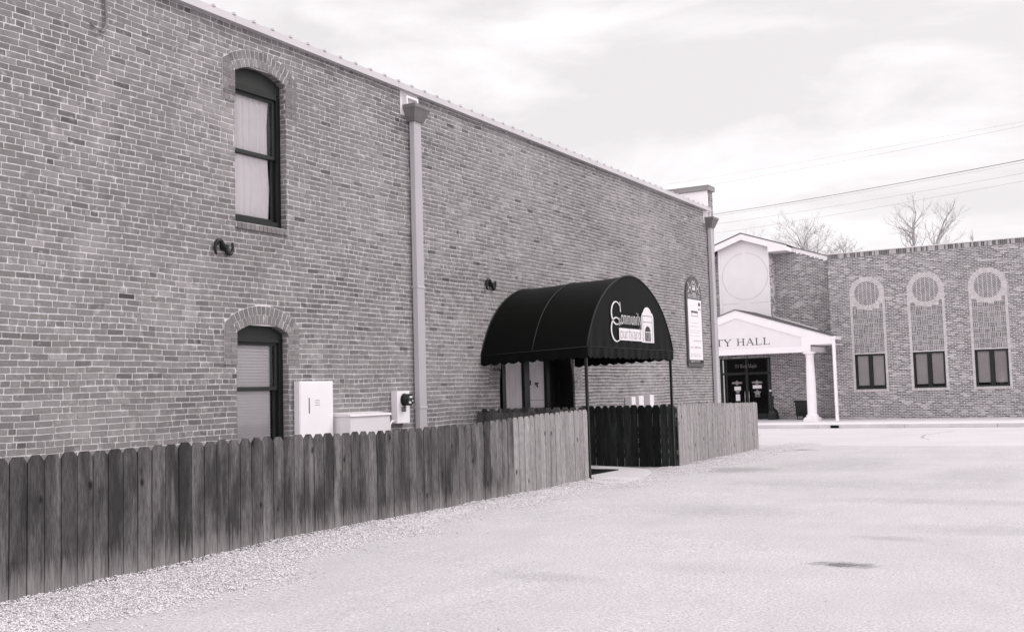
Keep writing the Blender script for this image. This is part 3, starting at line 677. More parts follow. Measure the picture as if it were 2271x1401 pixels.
# ------------------------------------------------------------------ fences
def picket(mb, P, u, wd, zb, zt, tone, th=.018, cut=.038, mi=0):
    q = [(u, zb), (u + wd, zb), (u + wd, zt - cut * 1.3), (u + wd - cut, zt), (u + cut, zt), (u, zt - cut * 1.3)]
    F = [P(a, z, th) for a, z in q]; B = [P(a, z, 0) for a, z in q]; n = 6
    mb.idx(F + B, [tuple(range(n)), tuple(range(2 * n - 1, n - 1, -1))] + [(i, n + i, n + (i + 1) % n, (i + 1) % n) for i in range(n)], mi, tone)
def fence(name, P, u0, u1, top, zb, tone, mats, label, wd=.14, pitch=.148, post_every=2.4, rail_side=-1, seed=1, rails=(.18, .86), cat='fence'):
    r = random.Random(seed); loc = P(u0, 0, 0); root = thing(name, loc, label, cat)
    mb = MB(); u = u0; i = 0
    while u < u1 - .05:
        zt = top(u) + r.uniform(-.006, .006); j = r.uniform(-.003, .003)
        w_ = wd * r.uniform(.985, 1.0)
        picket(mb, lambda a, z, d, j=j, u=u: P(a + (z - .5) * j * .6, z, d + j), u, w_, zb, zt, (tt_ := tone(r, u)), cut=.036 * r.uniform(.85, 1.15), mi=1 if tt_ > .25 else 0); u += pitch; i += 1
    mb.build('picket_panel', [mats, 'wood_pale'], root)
    for z in rails:
        mb = MB(); q = [P(u0, z, -.002), P(u1, z, -.002), P(u1, z + .09, -.002), P(u0, z + .09, -.002)]; b = [P(u0, z, -.042), P(u1, z, -.042), P(u1, z + .09, -.042), P(u0, z + .09, -.042)]
        mb.hexa(q, b, 0, tone(r, u0)); mb.build('rail', mats, root)
    u = u0 + .05
    while u < u1:
        mb = MB(); q = [P(u, zb, -.045), P(u + .09, zb, -.045), P(u + .09, zb, -.135), P(u, zb, -.135)]; h = top(u) - .06
        b = [P(u, h, -.045), P(u + .09, h, -.045), P(u + .09, h, -.135), P(u, h, -.135)]
        mb.hexa(q, b, 0, tone(r, u)); mb.build('fence_post', mats, root); u += post_every
    return root
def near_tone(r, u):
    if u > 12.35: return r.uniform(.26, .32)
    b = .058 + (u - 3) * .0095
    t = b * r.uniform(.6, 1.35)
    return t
ftop = lambda u: 1.022 + (.01 * math.sin(u * 1.1)) + max(0, (u - 11.5)) * .031
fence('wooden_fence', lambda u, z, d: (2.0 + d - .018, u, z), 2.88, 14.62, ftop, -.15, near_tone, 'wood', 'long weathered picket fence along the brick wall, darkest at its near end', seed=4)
fence('wooden_fence', lambda u, z, d: (2.0 + d - .018, u, z), 18.22, 22.78, lambda u: 1.105 - (u - 18.2) * .016, -.15, lambda r, u: r.uniform(.27, .34), 'wood', 'short pale picket fence beyond the awning, ending beside the street', seed=8)
dk = fence('wooden_fence', lambda u, z, d: (u, 18.2 - d, z), .03, 1.96, lambda u: 1.10, -.12, lambda r, u: r.uniform(.010, .05), 'dwood', 'dark picket fence, awning shade in its colour, closing the far side under the awning', seed=9, pitch=.148, rails=(.12, .30, .48, .60, .93))
# the near return is seen from behind: rail towards us, pickets beyond
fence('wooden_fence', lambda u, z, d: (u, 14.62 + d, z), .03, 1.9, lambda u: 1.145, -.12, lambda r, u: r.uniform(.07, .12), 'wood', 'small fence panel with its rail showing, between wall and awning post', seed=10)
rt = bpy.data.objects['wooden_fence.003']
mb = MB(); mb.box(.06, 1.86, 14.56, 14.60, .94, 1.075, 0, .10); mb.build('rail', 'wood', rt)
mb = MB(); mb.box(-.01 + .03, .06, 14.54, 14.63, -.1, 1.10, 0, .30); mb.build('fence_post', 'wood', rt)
# ------------------------------------------------------------------ awning
aw = thing('awning', (1.0, 16.36, 0), 'dark barrel canvas awning with white lettering on two thin posts over the doorway', 'awning')
PR = [(0, 3.30), (.17, 3.292), (.34, 3.262), (.5, 3.218), (.68, 3.15), (.84, 3.075), (1.0, 2.985), (1.14, 2.885), (1.27, 2.775), (1.40, 2.64), (1.5, 2.51), (1.6, 2.35), (1.67, 2.22), (1.735, 2.06)]
ZB = 2.06
prof = [(-a, z) for a, z in PR[::-1]] + PR[1:]
def pa(x, dy, z):
    k = x / 2.0
    return (x, 16.36 + dy * (.955 + .045 * k) + .0 * k, ZB - .06 * (1 - k) + (z - ZB) * (.985 + .015 * k) - .012 * math.sin(math.pi * (x % 1.0)) * (1 if z > ZB + .05 else 0))
mb = MB(); nx = 16; n = len(prof)
xsA = [.01 + 1.99 * i / nx for i in range(nx + 1)]
mb.idx([pa(x, a, z) for x in xsA for a, z in prof], [(i * n + j, (i + 1) * n + j, (i + 1) * n + j + 1, i * n + j + 1) for i in range(nx) for j in range(n - 1)], 0, 1, True)
mb.build('canopy', 'canvas', aw)
mb = MB()
npt = 40
grid_pts = []
for (a, z) in prof: pass
def zprof(dy):
    dy = abs(dy)
    for (a, z), (b, q) in zip(PR[:-1], PR[1:]):
        if a <= dy <= b: return z + (q - z) * (dy - a) / (b - a)
    return ZB
NU = 64; rows = 14
for i in range(NU):
    for j in range(rows):
        def pt(ii, jj):
            dy = -1.735 + 3.47 * ii / NU; zt = zprof(dy); t = jj / rows; z = ZB + (zt - ZB) * t
            f = max(0, 1 - (z - ZB) / .45); return (2.0 + .006 * math.sin(ii * 1.1) * f + .004 * math.sin(ii * .37 + 1) * f, 16.36 + dy, z)
        mb.face([pt(i, j), pt(i + 1, j), pt(i + 1, j + 1), pt(i, j + 1)], 0, 1, True)
mb.build('front_panel', 'canvas', aw)
mb = MB()
for x in (.01, 1.0, 2.0): mb.tube([tuple(Vector(pa(x, a, z)) + Vector((0, 0, .004))) for a, z in prof], .009 if x == 1.0 else .012, 6)
mb.build('seam_piping', 'piping', aw)
def valance(pts, zt, zb, nsc, amp, fold):
    fold *= 1.5
    m_ = MB(); a, b = Vector(pts[0]), Vector(pts[1]); L_ = (b - a).length; nrm = Vector(((b - a).y, -(b - a).x, 0)).normalized(); N_ = nsc * 8
    def p(i, top):
        t = i / N_; s = abs(math.sin(math.pi * nsc * t)); z = zt if top else zb - amp * s + amp
        q = a + (b - a) * t + nrm * (0 if top else fold * (.6 * math.sin(i * .55) + .5 * math.sin(i * .23 + 1)))
        zz = z + (a.z + (b.z - a.z) * t); return (q.x, q.y, zz)
    for i in range(N_): m_.face([p(i, 0), p(i + 1, 0), p(i + 1, 1), p(i, 1)], 0, 1, True)
    return m_
y0, y1 = 16.36 - 1.735, 16.36 + 1.735
valance([(2.004, y0, 0), (2.004, y1, 0)], ZB + .01, ZB - .165, 19, .032, .014).build('valance', 'canvas', aw)
valance([(0.01, 16.36 - 1.66, -.06), (2.0, y0, 0)], ZB + .01, ZB - .165, 11, .032, .012).build('valance', 'canvas', aw)
valance([(2.0, y1, 0), (0.01, 16.36 + 1.66, -.06)], ZB + .01, ZB - .165, 11, .032, .012).build('valance', 'canvas', aw)
mb = MB()
for a, b in (((2.012, y0), (2.012, y1)), ((0, y0 + .07), (2.0, y0 - .006))): mb.tube([(a[0], a[1], ZB + .012 - (.06 if a[0] == 0 else 0)), (b[0], b[1], ZB + .012)], .006, 6)
mb.build('hem_line', 'piping', aw)
for y in (14.68, 18.07):
    mb = MB(); mb.box(1.93, 1.97, y - .02, y + .02, -.02, ZB); mb.box(1.9, 2.0, y - .05, y + .05, .04 if y < 16 else -.03, .052 if y < 16 else -.02); mb.build('awning_post', 'black', aw)
mb = MB()
mb.tube([(1.95, y0 + .05, ZB - .01), (1.95, y1 - .05, ZB - .01)], .018, 8); mb.tube([(.05, y0 + .1, ZB - .07), (1.95, y0 + .05, ZB - .01)], .016, 8); mb.tube([(.05, y1 - .1, ZB - .07), (1.95, y1 - .05, ZB - .01)], .016, 8)
mb.tube([(.02, 16.36 + a * .94, ZB - .06 + (z - ZB) * .97) for a, z in prof], .014, 6)
mb.build('awning_frame', 'black', aw)
# printed emblem and lettering on the front panel
def fl(u, v): return (2.016, u, v)
mb = MB()
wl = lambda n: [.018 + .022 * abs(math.sin(math.pi * (i / n - .1))) for i in range(n + 1)]
ribbon(mb, arc(15.70, 2.645, .185, .185, 35, 330, 26), [.018 + .024 * max(0, math.sin(R((35 + 295 * i / 26) - 90))) for i in range(27)], fl)
ribbon(mb, [(15.862, 2.67), (15.85, 2.80), (15.842, 2.84)], [.03, .02, .012], fl)
ribbon(mb, [(15.86, 2.545), (15.80, 2.475), (15.74, 2.458)], [.012, .018, .02], fl)
ribbon(mb, arc(15.69, 2.375, .195, .195, 25, 330, 26), [.018 + .024 * max(0, math.sin(R((25 + 305 * i / 26) - 90))) for i in range(27)], fl)
ribbon(mb, [(15.80, 2.57), (15.805, 2.44)], .014, fl)
tw = textw('ommunity', .235, .62); text(mb, 'ommunity', 15.87, 2.475, .235, fl, xs=.62 * .82 / tw, thick=.72)
mb.prism([(2.012, 15.79, 2.205), (2.012, 16.69, 2.205), (2.012, 16.69, 2.405), (2.012, 15.79, 2.405)], (.003, 0, 0))
mb.prism([(2.012, 16.69, 2.19), (2.012, 17.21, 2.19), (2.012, 17.21, 2.64), (2.012, 17.165, 2.705), (2.012, 16.75, 2.705), (2.012, 16.70, 2.64)], (.003, 0, 0))
mb.prism([(2.0125, 16.745, 2.45)] + [(2.0125, 16.945 + .195 * math.cos(R(a)) * -1, 2.63 + .175 * math.sin(R(a))) for a in range(0, 181, 12)] + [(2.0125, 17.14, 2.45)], (.003, 0, 0))
mb.build('lettering', 'logo', aw)
mb = MB()
f2 = lambda u, v: (2.0185, u, v)
tw = textw('ourtyard', .2, .62); text(mb, 'ourtyard', 15.81, 2.235, .2, f2, xs=.62 * .85 / tw, thick=.6)
mb.build('lettering_dark', 'logogrey', aw)
mb = MB(); f3 = f2
for u in (16.745, 17.145): ribbon(mb, [(u, 2.2), (u, 2.66)], .008, f3)
for v in (2.545, 2.65): ribbon(mb, [(16.76, v), (17.13, v)], .007, f3)
mb.face([f3(16.83, 2.215)] + [f3(16.945 - .115 * math.cos(R(a)), 2.375 + .1 * math.sin(R(a))) for a in range(0, 181, 15)] + [f3(17.06, 2.215)])
mb.build('emblem', 'logoink', aw)
mb = MB(); f4 = lambda u, v: (2.021, u, v)
for u in (16.885, 16.945, 17.005): ribbon(mb, [(u, 2.215), (u, 2.37)], .012, f4)
ribbon(mb, [(16.83, 2.372), (17.06, 2.372)], .012, f4)
mb.build('emblem_bars', 'logo', aw)
# ------------------------------------------------------------------ arched wall sign
sg = thing('wall_sign', (0.02, 24.33, 1.9), 'tall round topped directory sign on the brick wall between awning and corner', 'sign')
sc_, sw = 24.33, .5
mb = MB(); mb.prism([(.012, sc_ - sw, 1.9), (.012, sc_ + sw, 1.9)] + [(.012, sc_ + sw * math.cos(R(a)), 3.62 + .47 * math.sin(R(a))) for a in range(0, 181, 10)], (.035, 0, 0)); mb.build('board', 'signdk', sg)
mb = MB(); mb.box(.0475, .055, sc_ - .44, sc_ + .44, 2.06, 3.52); mb.build('sign_face', 'signwh', sg)
fs = lambda u, v: (.0485, u, v); fs2 = lambda u, v: (.0565, u, v)
mb = MB()
s_ = 'WEST MAPLE ST'; tw = textw(s_, .085, .8); text(mb, s_, sc_ - .4, 3.555, .085, fs, xs=.8 * .78 / tw, thick=1.3)
for s in (-1, 1):
    ribbon(mb, [(sc_ + s * .05, 3.98), (sc_ + s * .1, 3.95), (sc_ + s * .22, 3.80), (sc_ + s * .1, 3.66), (sc_ + s * .05, 3.64), (sc_, 3.68)], .016, fs)
    ribbon(mb, [(sc_ + s * .05, 3.98), (sc_, 3.94)], .02, fs)
    ribbon(mb, arc(sc_ + s * .40, 3.80, .10, .11, 90 if s > 0 else 90, (270 if s > 0 else -90), 10), .022, fs)
    ribbon(mb, [(sc_ + s * .22, 3.80), (sc_ + s * .31, 3.80)], .035, fs)
ribbon(mb, [(sc_, 3.96), (sc_ - .07, 3.88)], .015, fs); ribbon(mb, [(sc_, 3.96), (sc_ + .07, 3.88)], .015, fs); ribbon(mb, [(sc_ - .1, 3.85), (sc_ + .1, 3.85)], .02, fs)
ribbon(mb, [(sc_ - .1, 3.76), (sc_ + .1, 3.76)], .02, fs); ribbon(mb, [(sc_ - .09, 3.8), (sc_ + .09, 3.8)], .045, fs); ribbon(mb, [(sc_ - .05, 3.7), (sc_, 3.66), (sc_ + .05, 3.7)], .015, fs)
mb.build('emblem', 'logo', sg)
mb = MB(); mb.box(.0475, .056, sc_ - .44, sc_ + .44, 1.985, 2.05); mb.build('footer_strip', 'black', sg)
mb = MB(); text(mb, 'COMMUNITY'.replace('O', 'o').replace('U', 'u').replace('N', 'n') + ' ' + 'COURTYARD'.replace('O', 'o').replace('U', 'u').replace('R', 'r').replace('D', 'd'), sc_ - .41, 1.998, .045, lambda u, v: (.0575, u, v), xs=1.0, thick=1.3); mb.build('footer_text', 'logo', sg)
mb = MB()
ribbon(mb, [(sc_ - .24, 3.22), (sc_ + .18, 3.22)], .05, fs2); ribbon(mb, [(sc_ - .24, 3.12), (sc_ + .18, 3.12)], .012, fs2); ribbon(mb, [(sc_ - .24, 3.24), (sc_ - .24, 3.115)], .015, fs2); ribbon(mb, [(sc_ + .18, 3.24), (sc_ + .18, 3.115)], .015, fs2)
mb.face([fs2(sc_ + .22, 3.38)] + [fs2(sc_ + .3 - .08 * math.cos(R(a)), 3.40 + .07 * math.sin(R(a))) for a in range(0, 181, 20)] + [fs2(sc_ + .38, 3.38)])
mb.face([fs2(sc_ + .22, 3.31), fs2(sc_ + .38, 3.31), fs2(sc_ + .38, 3.26), fs2(sc_ + .34, 3.28), fs2(sc_ + .3, 3.3), fs2(sc_ + .26, 3.28), fs2(sc_ + .22, 3.26)])
mb.build('sign_logo', 'signdk', sg)
mb = MB(); rl = random.Random(12)
for v, h, wd in ((2.95, .012, .5), (2.87, .012, .6), (2.77, .01, .65), (2.72, .01, .6), (2.64, .01, .66), (2.52, .03, .24), (2.36, .03, .2)):
    ribbon(mb, [(sc_ - wd / 2 - .05, v), (sc_ + wd / 2 - .05, v)], h, fs2)
ribbon(mb, [(sc_ + .08, 2.52), (sc_ + .36, 2.52)], .03, fs2); ribbon(mb, [(sc_ + .0, 2.36), (sc_ + .32, 2.36)], .03, fs2); ribbon(mb, [(sc_ - .36, 2.36), (sc_ - .2, 2.36)], .03, fs2)
text(mb, '316-794-1431', sc_ - .38, 2.12, .10, fs2, xs=1.1, thick=1.0)
mb.build('small_print', 'logopale', sg)
# ------------------------------------------------------------------ utility boxes
c = thing('utility_cabinet', (0, 10.55, .3), 'tall white metal cabinet on the wall right of the lower window', 'cabinet')
mb = MB(); mb.box(.012, .10, 10.23, 10.88, .35, 1.615); mb.build('cabinet_body', 'whitebox', c)
mb = MB(); mb.box(.1005, .106, 10.245, 10.865, .36, 1.60); mb.build('cabinet_door', 'whitebox', c)
mb = MB(); mb.box(.1062, .108, 10.40, 10.418, 1.2, 1.40); mb.build('warning_label', 'signdk', c)
mb = MB()
for k in range(3): mb.box(.1062, .107, 10.52, 10.61, 1.30 + k * .03, 1.308 + k * .03)
mb.build('paper_label', 'logogrey', c)
c = thing('equipment_box', (.2, 11.35, .2), 'low wide pale grey lidded box against the wall between tall cabinet and meter', 'box')
mb = MB(); mb.box(.012, .35, 10.93, 11.78, .1, 1.135); mb.build('box_body', 'greybox', c)
mb = MB(); mb.hexa([(.005, 10.915, 1.137), (.37, 10.915, 1.137), (.37, 11.80, 1.137), (.005, 11.80, 1.137)], [(.005, 10.915, 1.19), (.36, 10.915, 1.165), (.36, 11.80, 1.165), (.005, 11.80, 1.19)]); mb.build('box_lid', 'greybox', c)
c = thing('electric_meter', (0, 12.42, 1.0), 'white meter box with round black glass dial left of the near downspout', 'meter')
mb = MB(); mb.box(.006, .11, 12.27, 12.57, 1.0, 1.465); mb.build('meter_box', 'whitebox', c)
mb = MB(); mb.tube([(.11, 12.44, 1.335), (.225, 12.44, 1.335)], .085, 24); mb.tube([(.105, 12.44, 1.335), (.13, 12.44, 1.335)], .092, 24); mb.build('dial_housing', 'black', c)
mb = MB(); mb.tube([(.226, 12.44, 1.335), (.232, 12.44, 1.335)], .07, 24); md = mb.build('dial', 'logoink', c)
mb = MB(); mb.box(.233, .236, 12.405, 12.475, 1.36, 1.385); mb.box(.233, .236, 12.39, 12.44, 1.28, 1.31); mb.box(.233, .236, 12.47, 12.49, 1.31, 1.33); mb.build('dial_marks', 'logo', md)
mb = MB(); mb.box(.1105, .113, 12.37, 12.48, 1.165, 1.235); mb.build('number_plate', 'logoink', c)
mb = MB()
for k in range(3): mb.box(.1132, .114, 12.38 + k * .033, 12.40 + k * .033, 1.175, 1.225)
mb.build('plate_digits', 'logogrey', c)
mb = MB(); mb.tube([(.06, 12.3, 1.03), (.06, 12.2, 1.03), (.06, 12.15, .98), (.06, 12.15, .2)], .018, 8); mb.build('conduit', 'greybox', c)
for i, (a, b, lab) in enumerate(((20.25, 20.46, 'first narrow white box on the wall, behind the dark fence, nearest the arched doorway'), (20.62, 20.88, 'middle of three narrow white boxes on the wall behind the dark fence'), (21.2, 21.42, 'last narrow white box on the wall, nearest the right awning post'))):
    c = thing('meter_box', (0, a, .5), lab, 'box', 'narrow white wall boxes behind the dark fence')
    mb = MB(); mb.box(.006, .15, a, b, .55, 1.24 + i * .012); mb.build('box_body', 'greybox', c)
    mb = MB(); mb.box(.1505, .156, a + .01, b - .01, .56, 1.23 + i * .012); mb.build('box_cover', 'whitebox', c)
# ------------------------------------------------------------------ city hall
HY = 45.0
hall = thing('city_hall', (-1.9, HY, -.1), 'pale brick city hall across the street with white gabled porch and arched brick panels', 'building')
def pc(u, z, d): return (u, HY - d, z)
def ctone(rnd, u, z, hd):
    n = noise.noise(Vector((u * .8, z * .9, 1)))
    r = rnd.random()
    if r < .22: return rnd.uniform(.09, .14)
    if r < .84: return rnd.uniform(.15, .27) * (1 + .15 * n)
    return rnd.uniform(.33, .46)
PX = [-.36, 1.93, 4.23, 6.52, 8.81]
def cut_c(iv, za, zb):
    zm = (za + zb) / 2
    for cx in PX:
        h = 0
        if 1.0 < zm <= 5.07: h = .70
        elif zm > 5.07 and zm < 5.77: h = math.sqrt(max(0, .49 - (zm - 5.07) ** 2))
        if h: iv = sub(iv, (cx - h, cx + h))
    return iv
def cut_m(iv, za, zb):
    zm = (za + zb) / 2
    for cx in PX:
        if 1.10 < zm <= 2.6: iv = sub(iv, (cx - .61, cx + .61))
    return iv
kw = dict(L=.203, H=.0677, joint=.021, hdr=0, jit=.0, wave=0, dep=.006, prot=.001)
mb = MB()
brickwork(mb, pc, -1.9, 12.0, -.2, 6.61, cut_c, cut_m, ctone, seed=41, **kw)
r = random.Random(77)
x = -1.9
while x < 12:                                    # soldier course
    one_brick(mb, pc, [(x + .006, 6.62), (x + .062, 6.62), (x + .062, 6.80), (x + .006, 6.80)], r.choice([.10, .13, .2, .4, .42]), .006); x += .068
mb.face([pc(-1.9, 6.6, -.006), pc(12, 6.6, -.006), pc(12, 6.81, -.006), pc(-1.9, 6.81, -.006)], 1)
def prr(u, z, d): return (-1.9 - d, u, z)
brickwork(mb, prr, HY + .012, 46.0, -.2, 6.8, lambda iv, a, b: iv, lambda iv, a, b: iv, ctone, seed=43, **kw)
mb.face([(12, HY, -.2), (12, 58, -.2), (12, 58, 6.8), (12, HY, 6.8)], 1)
pale = lambda: r.uniform(.50, .60)
for cx in PX[:4]:
    for s in (-1, 1):                            # pale header strips
        z = 1.135
        while z < 5.2:
            one_brick(mb, pc, [(cx + s * .605, z + .004), (cx + s * .69, z + .004), (cx + s * .69, z + .064), (cx + s * .605, z + .064)], pale(), .006, .004); z += .0677
    for i in range(62):                          # ring
        a0, a1 = 2 * math.pi * (i + .08) / 62, 2 * math.pi * (i + .92) / 62
        one_brick(mb, pc, [(cx + q * math.cos(A), 5.07 + q * math.sin(A)) for q, A in ((.50, a0), (.69, a0), (.69, a1), (.50, a1))], pale(), .006, .006)
    k = 0
    for ix in range(6):                          # basket weave
        for iz in range(11, -1, -1):
            bx, bz = cx - .606 + ix * .202, 2.61 + iz * .203
            if bz > 5.1: continue
            for q in range(3):
                t = r.uniform(.12, .3)
                if (ix + iz) % 2: Q = [(bx + .008, bz + q * .0677 + .008), (bx + .194, bz + q * .0677 + .008), (bx + .194, bz + q * .0677 + .056), (bx + .008, bz + q * .0677 + .056)]
                else: Q = [(bx + q * .067 + .008, bz + .008), (bx + q * .067 + .056, bz + .008), (bx + q * .067 + .056, bz + .194), (bx + q * .067 + .008, bz + .194)]
                mx_, mz_ = sum(p[0] for p in Q) / 4 - cx, sum(p[1] for p in Q) / 4 - 5.07
                if math.hypot(mx_, mz_) < .70 or abs(mx_) > .6: continue
                one_brick(mb, pc, Q, t, .006)
    for ic in range(-3, 3):                      # herringbone disc
        u = cx + (ic + .5) * .166; sl = 1 if ic % 2 else -1; z = 4.5
        while z < 5.65:
            dx, dz = .072, .058 * sl
            Q = clipc([(u - dx, z - dz - .024), (u + dx, z + dz - .024), (u + dx, z + dz + .024), (u - dx, z - dz + .024)], cx, 5.07, .49)
            if Q: one_brick(mb, pc, Q, r.uniform(.08, .2), .006)
            z += .082
    for i in range(20):                          # rowlock sill
        a = cx - .68 + i * .068
        mb.hexa([(a + .004, HY + .02, 1.03), (a + .062, HY + .02, 1.03), (a + .062, HY - .035, 1.02), (a + .004, HY - .035, 1.02)], [(a + .004, HY + .02, 1.125), (a + .062, HY + .02, 1.125), (a + .062, HY - .035, 1.105), (a + .004, HY - .035, 1.105)], 0, pale())
mb.build('facade', ['cbrick', 'cmortar'], hall)
mb = MB(); mb.box(-1.93, 12, HY - .03, HY + .4, 6.81, 6.845); mb.build('parapet_cap', 'greybox', hall)
mb = MB(); mb.box(-1.9, 12, HY + .3, 58, 6.3, 6.4); mb.box(-9, -1.95, 46.3, 58, 6.3, 6.4); mb.build('flat_roof', 'roofm', hall)
for n_, cx in enumerate(PX[:4]):
    f = MB(); a, b, z0, z1 = cx - .608, cx + .608, 1.13, 2.6
    f.box(a, a + .07, HY + .03, HY + .12, z0, z1); f.box(b - .07, b, HY + .03, HY + .12, z0, z1)
    f.box(a + .07, b - .07, HY + .03, HY + .12, z1 - .1, z1); f.box(a + .07, b - .07, HY + .03, HY + .12, z0, z0 + .07); f.box(cx - .07, cx + .07, HY + .025, HY + .12, z0 + .07, z1 - .1)
    f.face([(a - .01, HY, z0 - .01), (a - .01, HY + .1, z0 - .01), (a - .01, HY + .1, z1), (a - .01, HY, z1)]); f.face([(b + .01, HY, z0 - .01), (b + .01, HY + .1, z0 - .01), (b + .01, HY + .1, z1), (b + .01, HY, z1)])
    fo = f.build('window', 'dark', hall)
    g = MB()
    for p, q in ((a + .07, cx - .07), (cx + .07, b - .07)): g.face([(p, HY + .07, z0 + .07), (q, HY + .07, z0 + .07), (q, HY + .07, z1 - .1), (p, HY + .07, z1 - .1)])
    g.build('pane', 'glassd' if False else 'glass', fo)
    g = MB()
    for p, q in ((a + .07, cx - .07), (cx + .07, b - .07)): g.box(p + .02, q - .02, HY + .13, HY + .135, z0 + .15, z1)
    g.build('roller_shade', 'gshade', fo)
    g = MB(); g.box(a - .1, b + .1, HY + .25, HY + .9, z0 - .1, z1 + .1); g.build('interior', 'void', fo)
# recessed wall behind the porch
WY = 46.0
def pw_(u, z, d): return (u, WY - d, z)
def rk(x): return 8.06 - .345 * abs(x + 5.62)
def cut_d(iv, za, zb):
    zm = (za + zb) / 2
    if zm < 2.66: iv = sub(iv, (-7.2, -4.84))
    hw_ = (8.06 - .15 - zb) / .345
    out = []
    for a, b in iv:
        a2, b2 = max(a, -5.62 - hw_), min(b, -5.62 + hw_)
        if b2 > a2 + .05: out.append((a2, b2))
    return out
mb = MB()
brickwork(mb, pw_, -9.3, -1.9, -.2, 7.8, cut_d, cut_d, ctone, seed=47, **kw)
x = -7.2
while x < -4.9:
    one_brick(mb, pw_, [(x + .006, 2.68), (x + .062, 2.68), (x + .062, 2.86), (x + .006, 2.86)], r.choice([.13, .2, .28]), .004, .008); x += .068
def pts_(u, z, d): return (-4.5 + d, u, z)
brickwork(mb, pts_, 45.32, WY - .003, 3.2, 7.45, lambda iv, a, b: iv, lambda iv, a, b: iv, ctone, seed=49, **kw)
mb.build('recessed_wall', ['cbrick', 'cmortar'], hall)
# stucco gable tower
TY = 45.3
mb = MB()
mb.prism([(-6.78, TY, 3.2), (-4.50, TY, 3.2), (-4.50, TY, rk(-4.5) - .1), (-5.62, TY, 8.0), (-6.78, TY, rk(-6.78) - .1)], (0, .7, 0))
mb.box(-6.80, -6.70, TY - .02, TY, 3.2, 7.5); mb.box(-4.56, -4.495, TY - .02, TY, 3.2, 7.5)
tw_o = mb.build('gable_tower', 'stucco', hall)
mb = MB()
cp = lambda u, v: (u, TY - .004, v)
ribbon(mb, arc(-5.60, 6.22, 1.03, 1.03, 95, 445, 60), .028, cp); ribbon(mb, [(-6.68, 5.03), (-5.9, 5.03)], .02, cp); ribbon(mb, [(-5.4, 5.03), (-4.58, 5.03)], .02, cp)
mb.build('joint_line', 'stucco_line', tw_o)
mb = MB()
F = 45.0                                        # front rake board, its boxed return, then the rake against the wall plane
mb.prism([(-9.0, F, rk(-9.0) + .02), (-5.62, F, 8.08), (-3.62, F, rk(-3.62) + .02), (-3.62, F, rk(-3.62) - .20), (-4.44, F, rk(-3.62) - .20), (-4.44, F, rk(-4.44) - .25), (-5.62, F, 7.82), (-9.0, F, rk(-9.0) - .25)], (0, .06, 0))
mb.box(-4.49, -3.62, F + .06, WY - .001, rk(-3.62) - .20, rk(-3.62) - .16)
mb.box(-3.66, -3.62, F + .06, WY - .05, rk(-3.62) - .16, rk(-3.62) - .02)
mb.prism([(-3.62, 45.9, rk(-3.62) + .01), (-1.86, 45.9, rk(-1.86) + .01), (-1.86, 45.9, rk(-1.86) - .15), (-3.62, 45.9, rk(-3.62) - .15)], (0, .095, 0))
mb.build('rake_board', 'white', hall)
mb = MB()
for s, e in ((1, -3.60), (-1, -9.3)):
    mb.hexa([(-5.62, F - .03, 8.10), (e, F - .03, rk(e) + .04), (e, 52, rk(e) + .04), (-5.62, 52, 8.10)], [(-5.62, F - .03, 8.13), (e, F - .03, rk(e) + .07), (e, 52, rk(e) + .07), (-5.62, 52, 8.13)])
mb.hexa([(-3.6, 45.86, rk(-3.6) + .02), (-1.8, 45.86, rk(-1.8) + .02), (-1.8, 52, rk(-1.8) + .02), (-3.6, 52, rk(-3.6) + .02)], [(-3.6, 45.86, rk(-3.6) + .05), (-1.8, 45.86, rk(-1.8) + .05), (-1.8, 52, rk(-1.8) + .05), (-3.6, 52, rk(-3.6) + .05)])
mb.build('gable_roof', 'shingle', hall)
# porch
PY = 43.0; SL = .325
def pk(x): return 4.58 - SL * abs(x + 5.33)
mb = MB()
mb.prism([(-9.3, PY, pk(-9.3)), (-5.33, PY, 4.58), (-1.36, PY, pk(-1.36)), (-1.36, PY, 2.985), (-2.25, PY, 2.985), (-2.25, PY, 2.72), (-2.60, PY, 2.72), (-2.60, PY, 3.31), (-5.33, PY, 4.24), (-9.3, PY, pk(-9.3) - .34)], (0, .12, 0))
mb.box(-9.3, -2.60, PY + .0, PY + .3, 2.70, 2.93)
mb.box(-2.55, -2.25, PY + .3, 45.9, 2.72, 2.93)
mb.box(-2.24, -1.4, PY + .12, 44.9, 2.985, 3.02)
porch = mb.build('porch', 'white', hall)
mb = MB(); mb.prism([(-9.3, PY + .05, 2.93), (-2.60, PY + .05, 2.93), (-2.60, PY + .05, 3.36), (-5.33, PY + .05, 4.26), (-9.3, PY + .05, 3.0)], (0, .05, 0)); mb.build('pediment', 'stucco', porch)
mb = MB(); mb.box(-9.3, -2.6, PY + .3, 45.99, 2.93, 2.96); mb.build('porch_ceiling', 'stucco_line', porch)
mb = MB()
yb_ = lambda x: 45.98 - (x + 5.33) / 4.03 * 1.98
for s, e in ((1, -1.3), (-1, -9.4)):
    mb.hexa([(-5.33, PY - .04, 4.585), (e, PY - .04, pk(e) + .005), (e, 45.99 if s < 0 else 44.0, pk(e) + .005), (-5.33, 45.99, 4.585)], [(-5.33, PY - .04, 4.62), (e, PY - .04, pk(e) + .04), (e, 45.99 if s < 0 else 44.0, pk(e) + .04), (-5.33, 45.99, 4.62)])
    if s > 0:
        for k in range(22):
            a = -5.3 + k * .19; b = a + .2
            if b < -1.3: mb.hexa([(a, PY - .045, pk(a) + .042), (b, PY - .045, pk(b) + .05), (b, yb_(b), pk(b) + .05), (a, yb_(a), pk(a) + .042)], [(a, PY - .045, pk(a) + .045), (b, PY - .045, pk(b) + .06), (b, yb_(b), pk(b) + .06), (a, yb_(a), pk(a) + .045)])
mb.build('porch_roof', 'shingle', porch)
mb = MB(); fa, fb = -5.2, -2.3
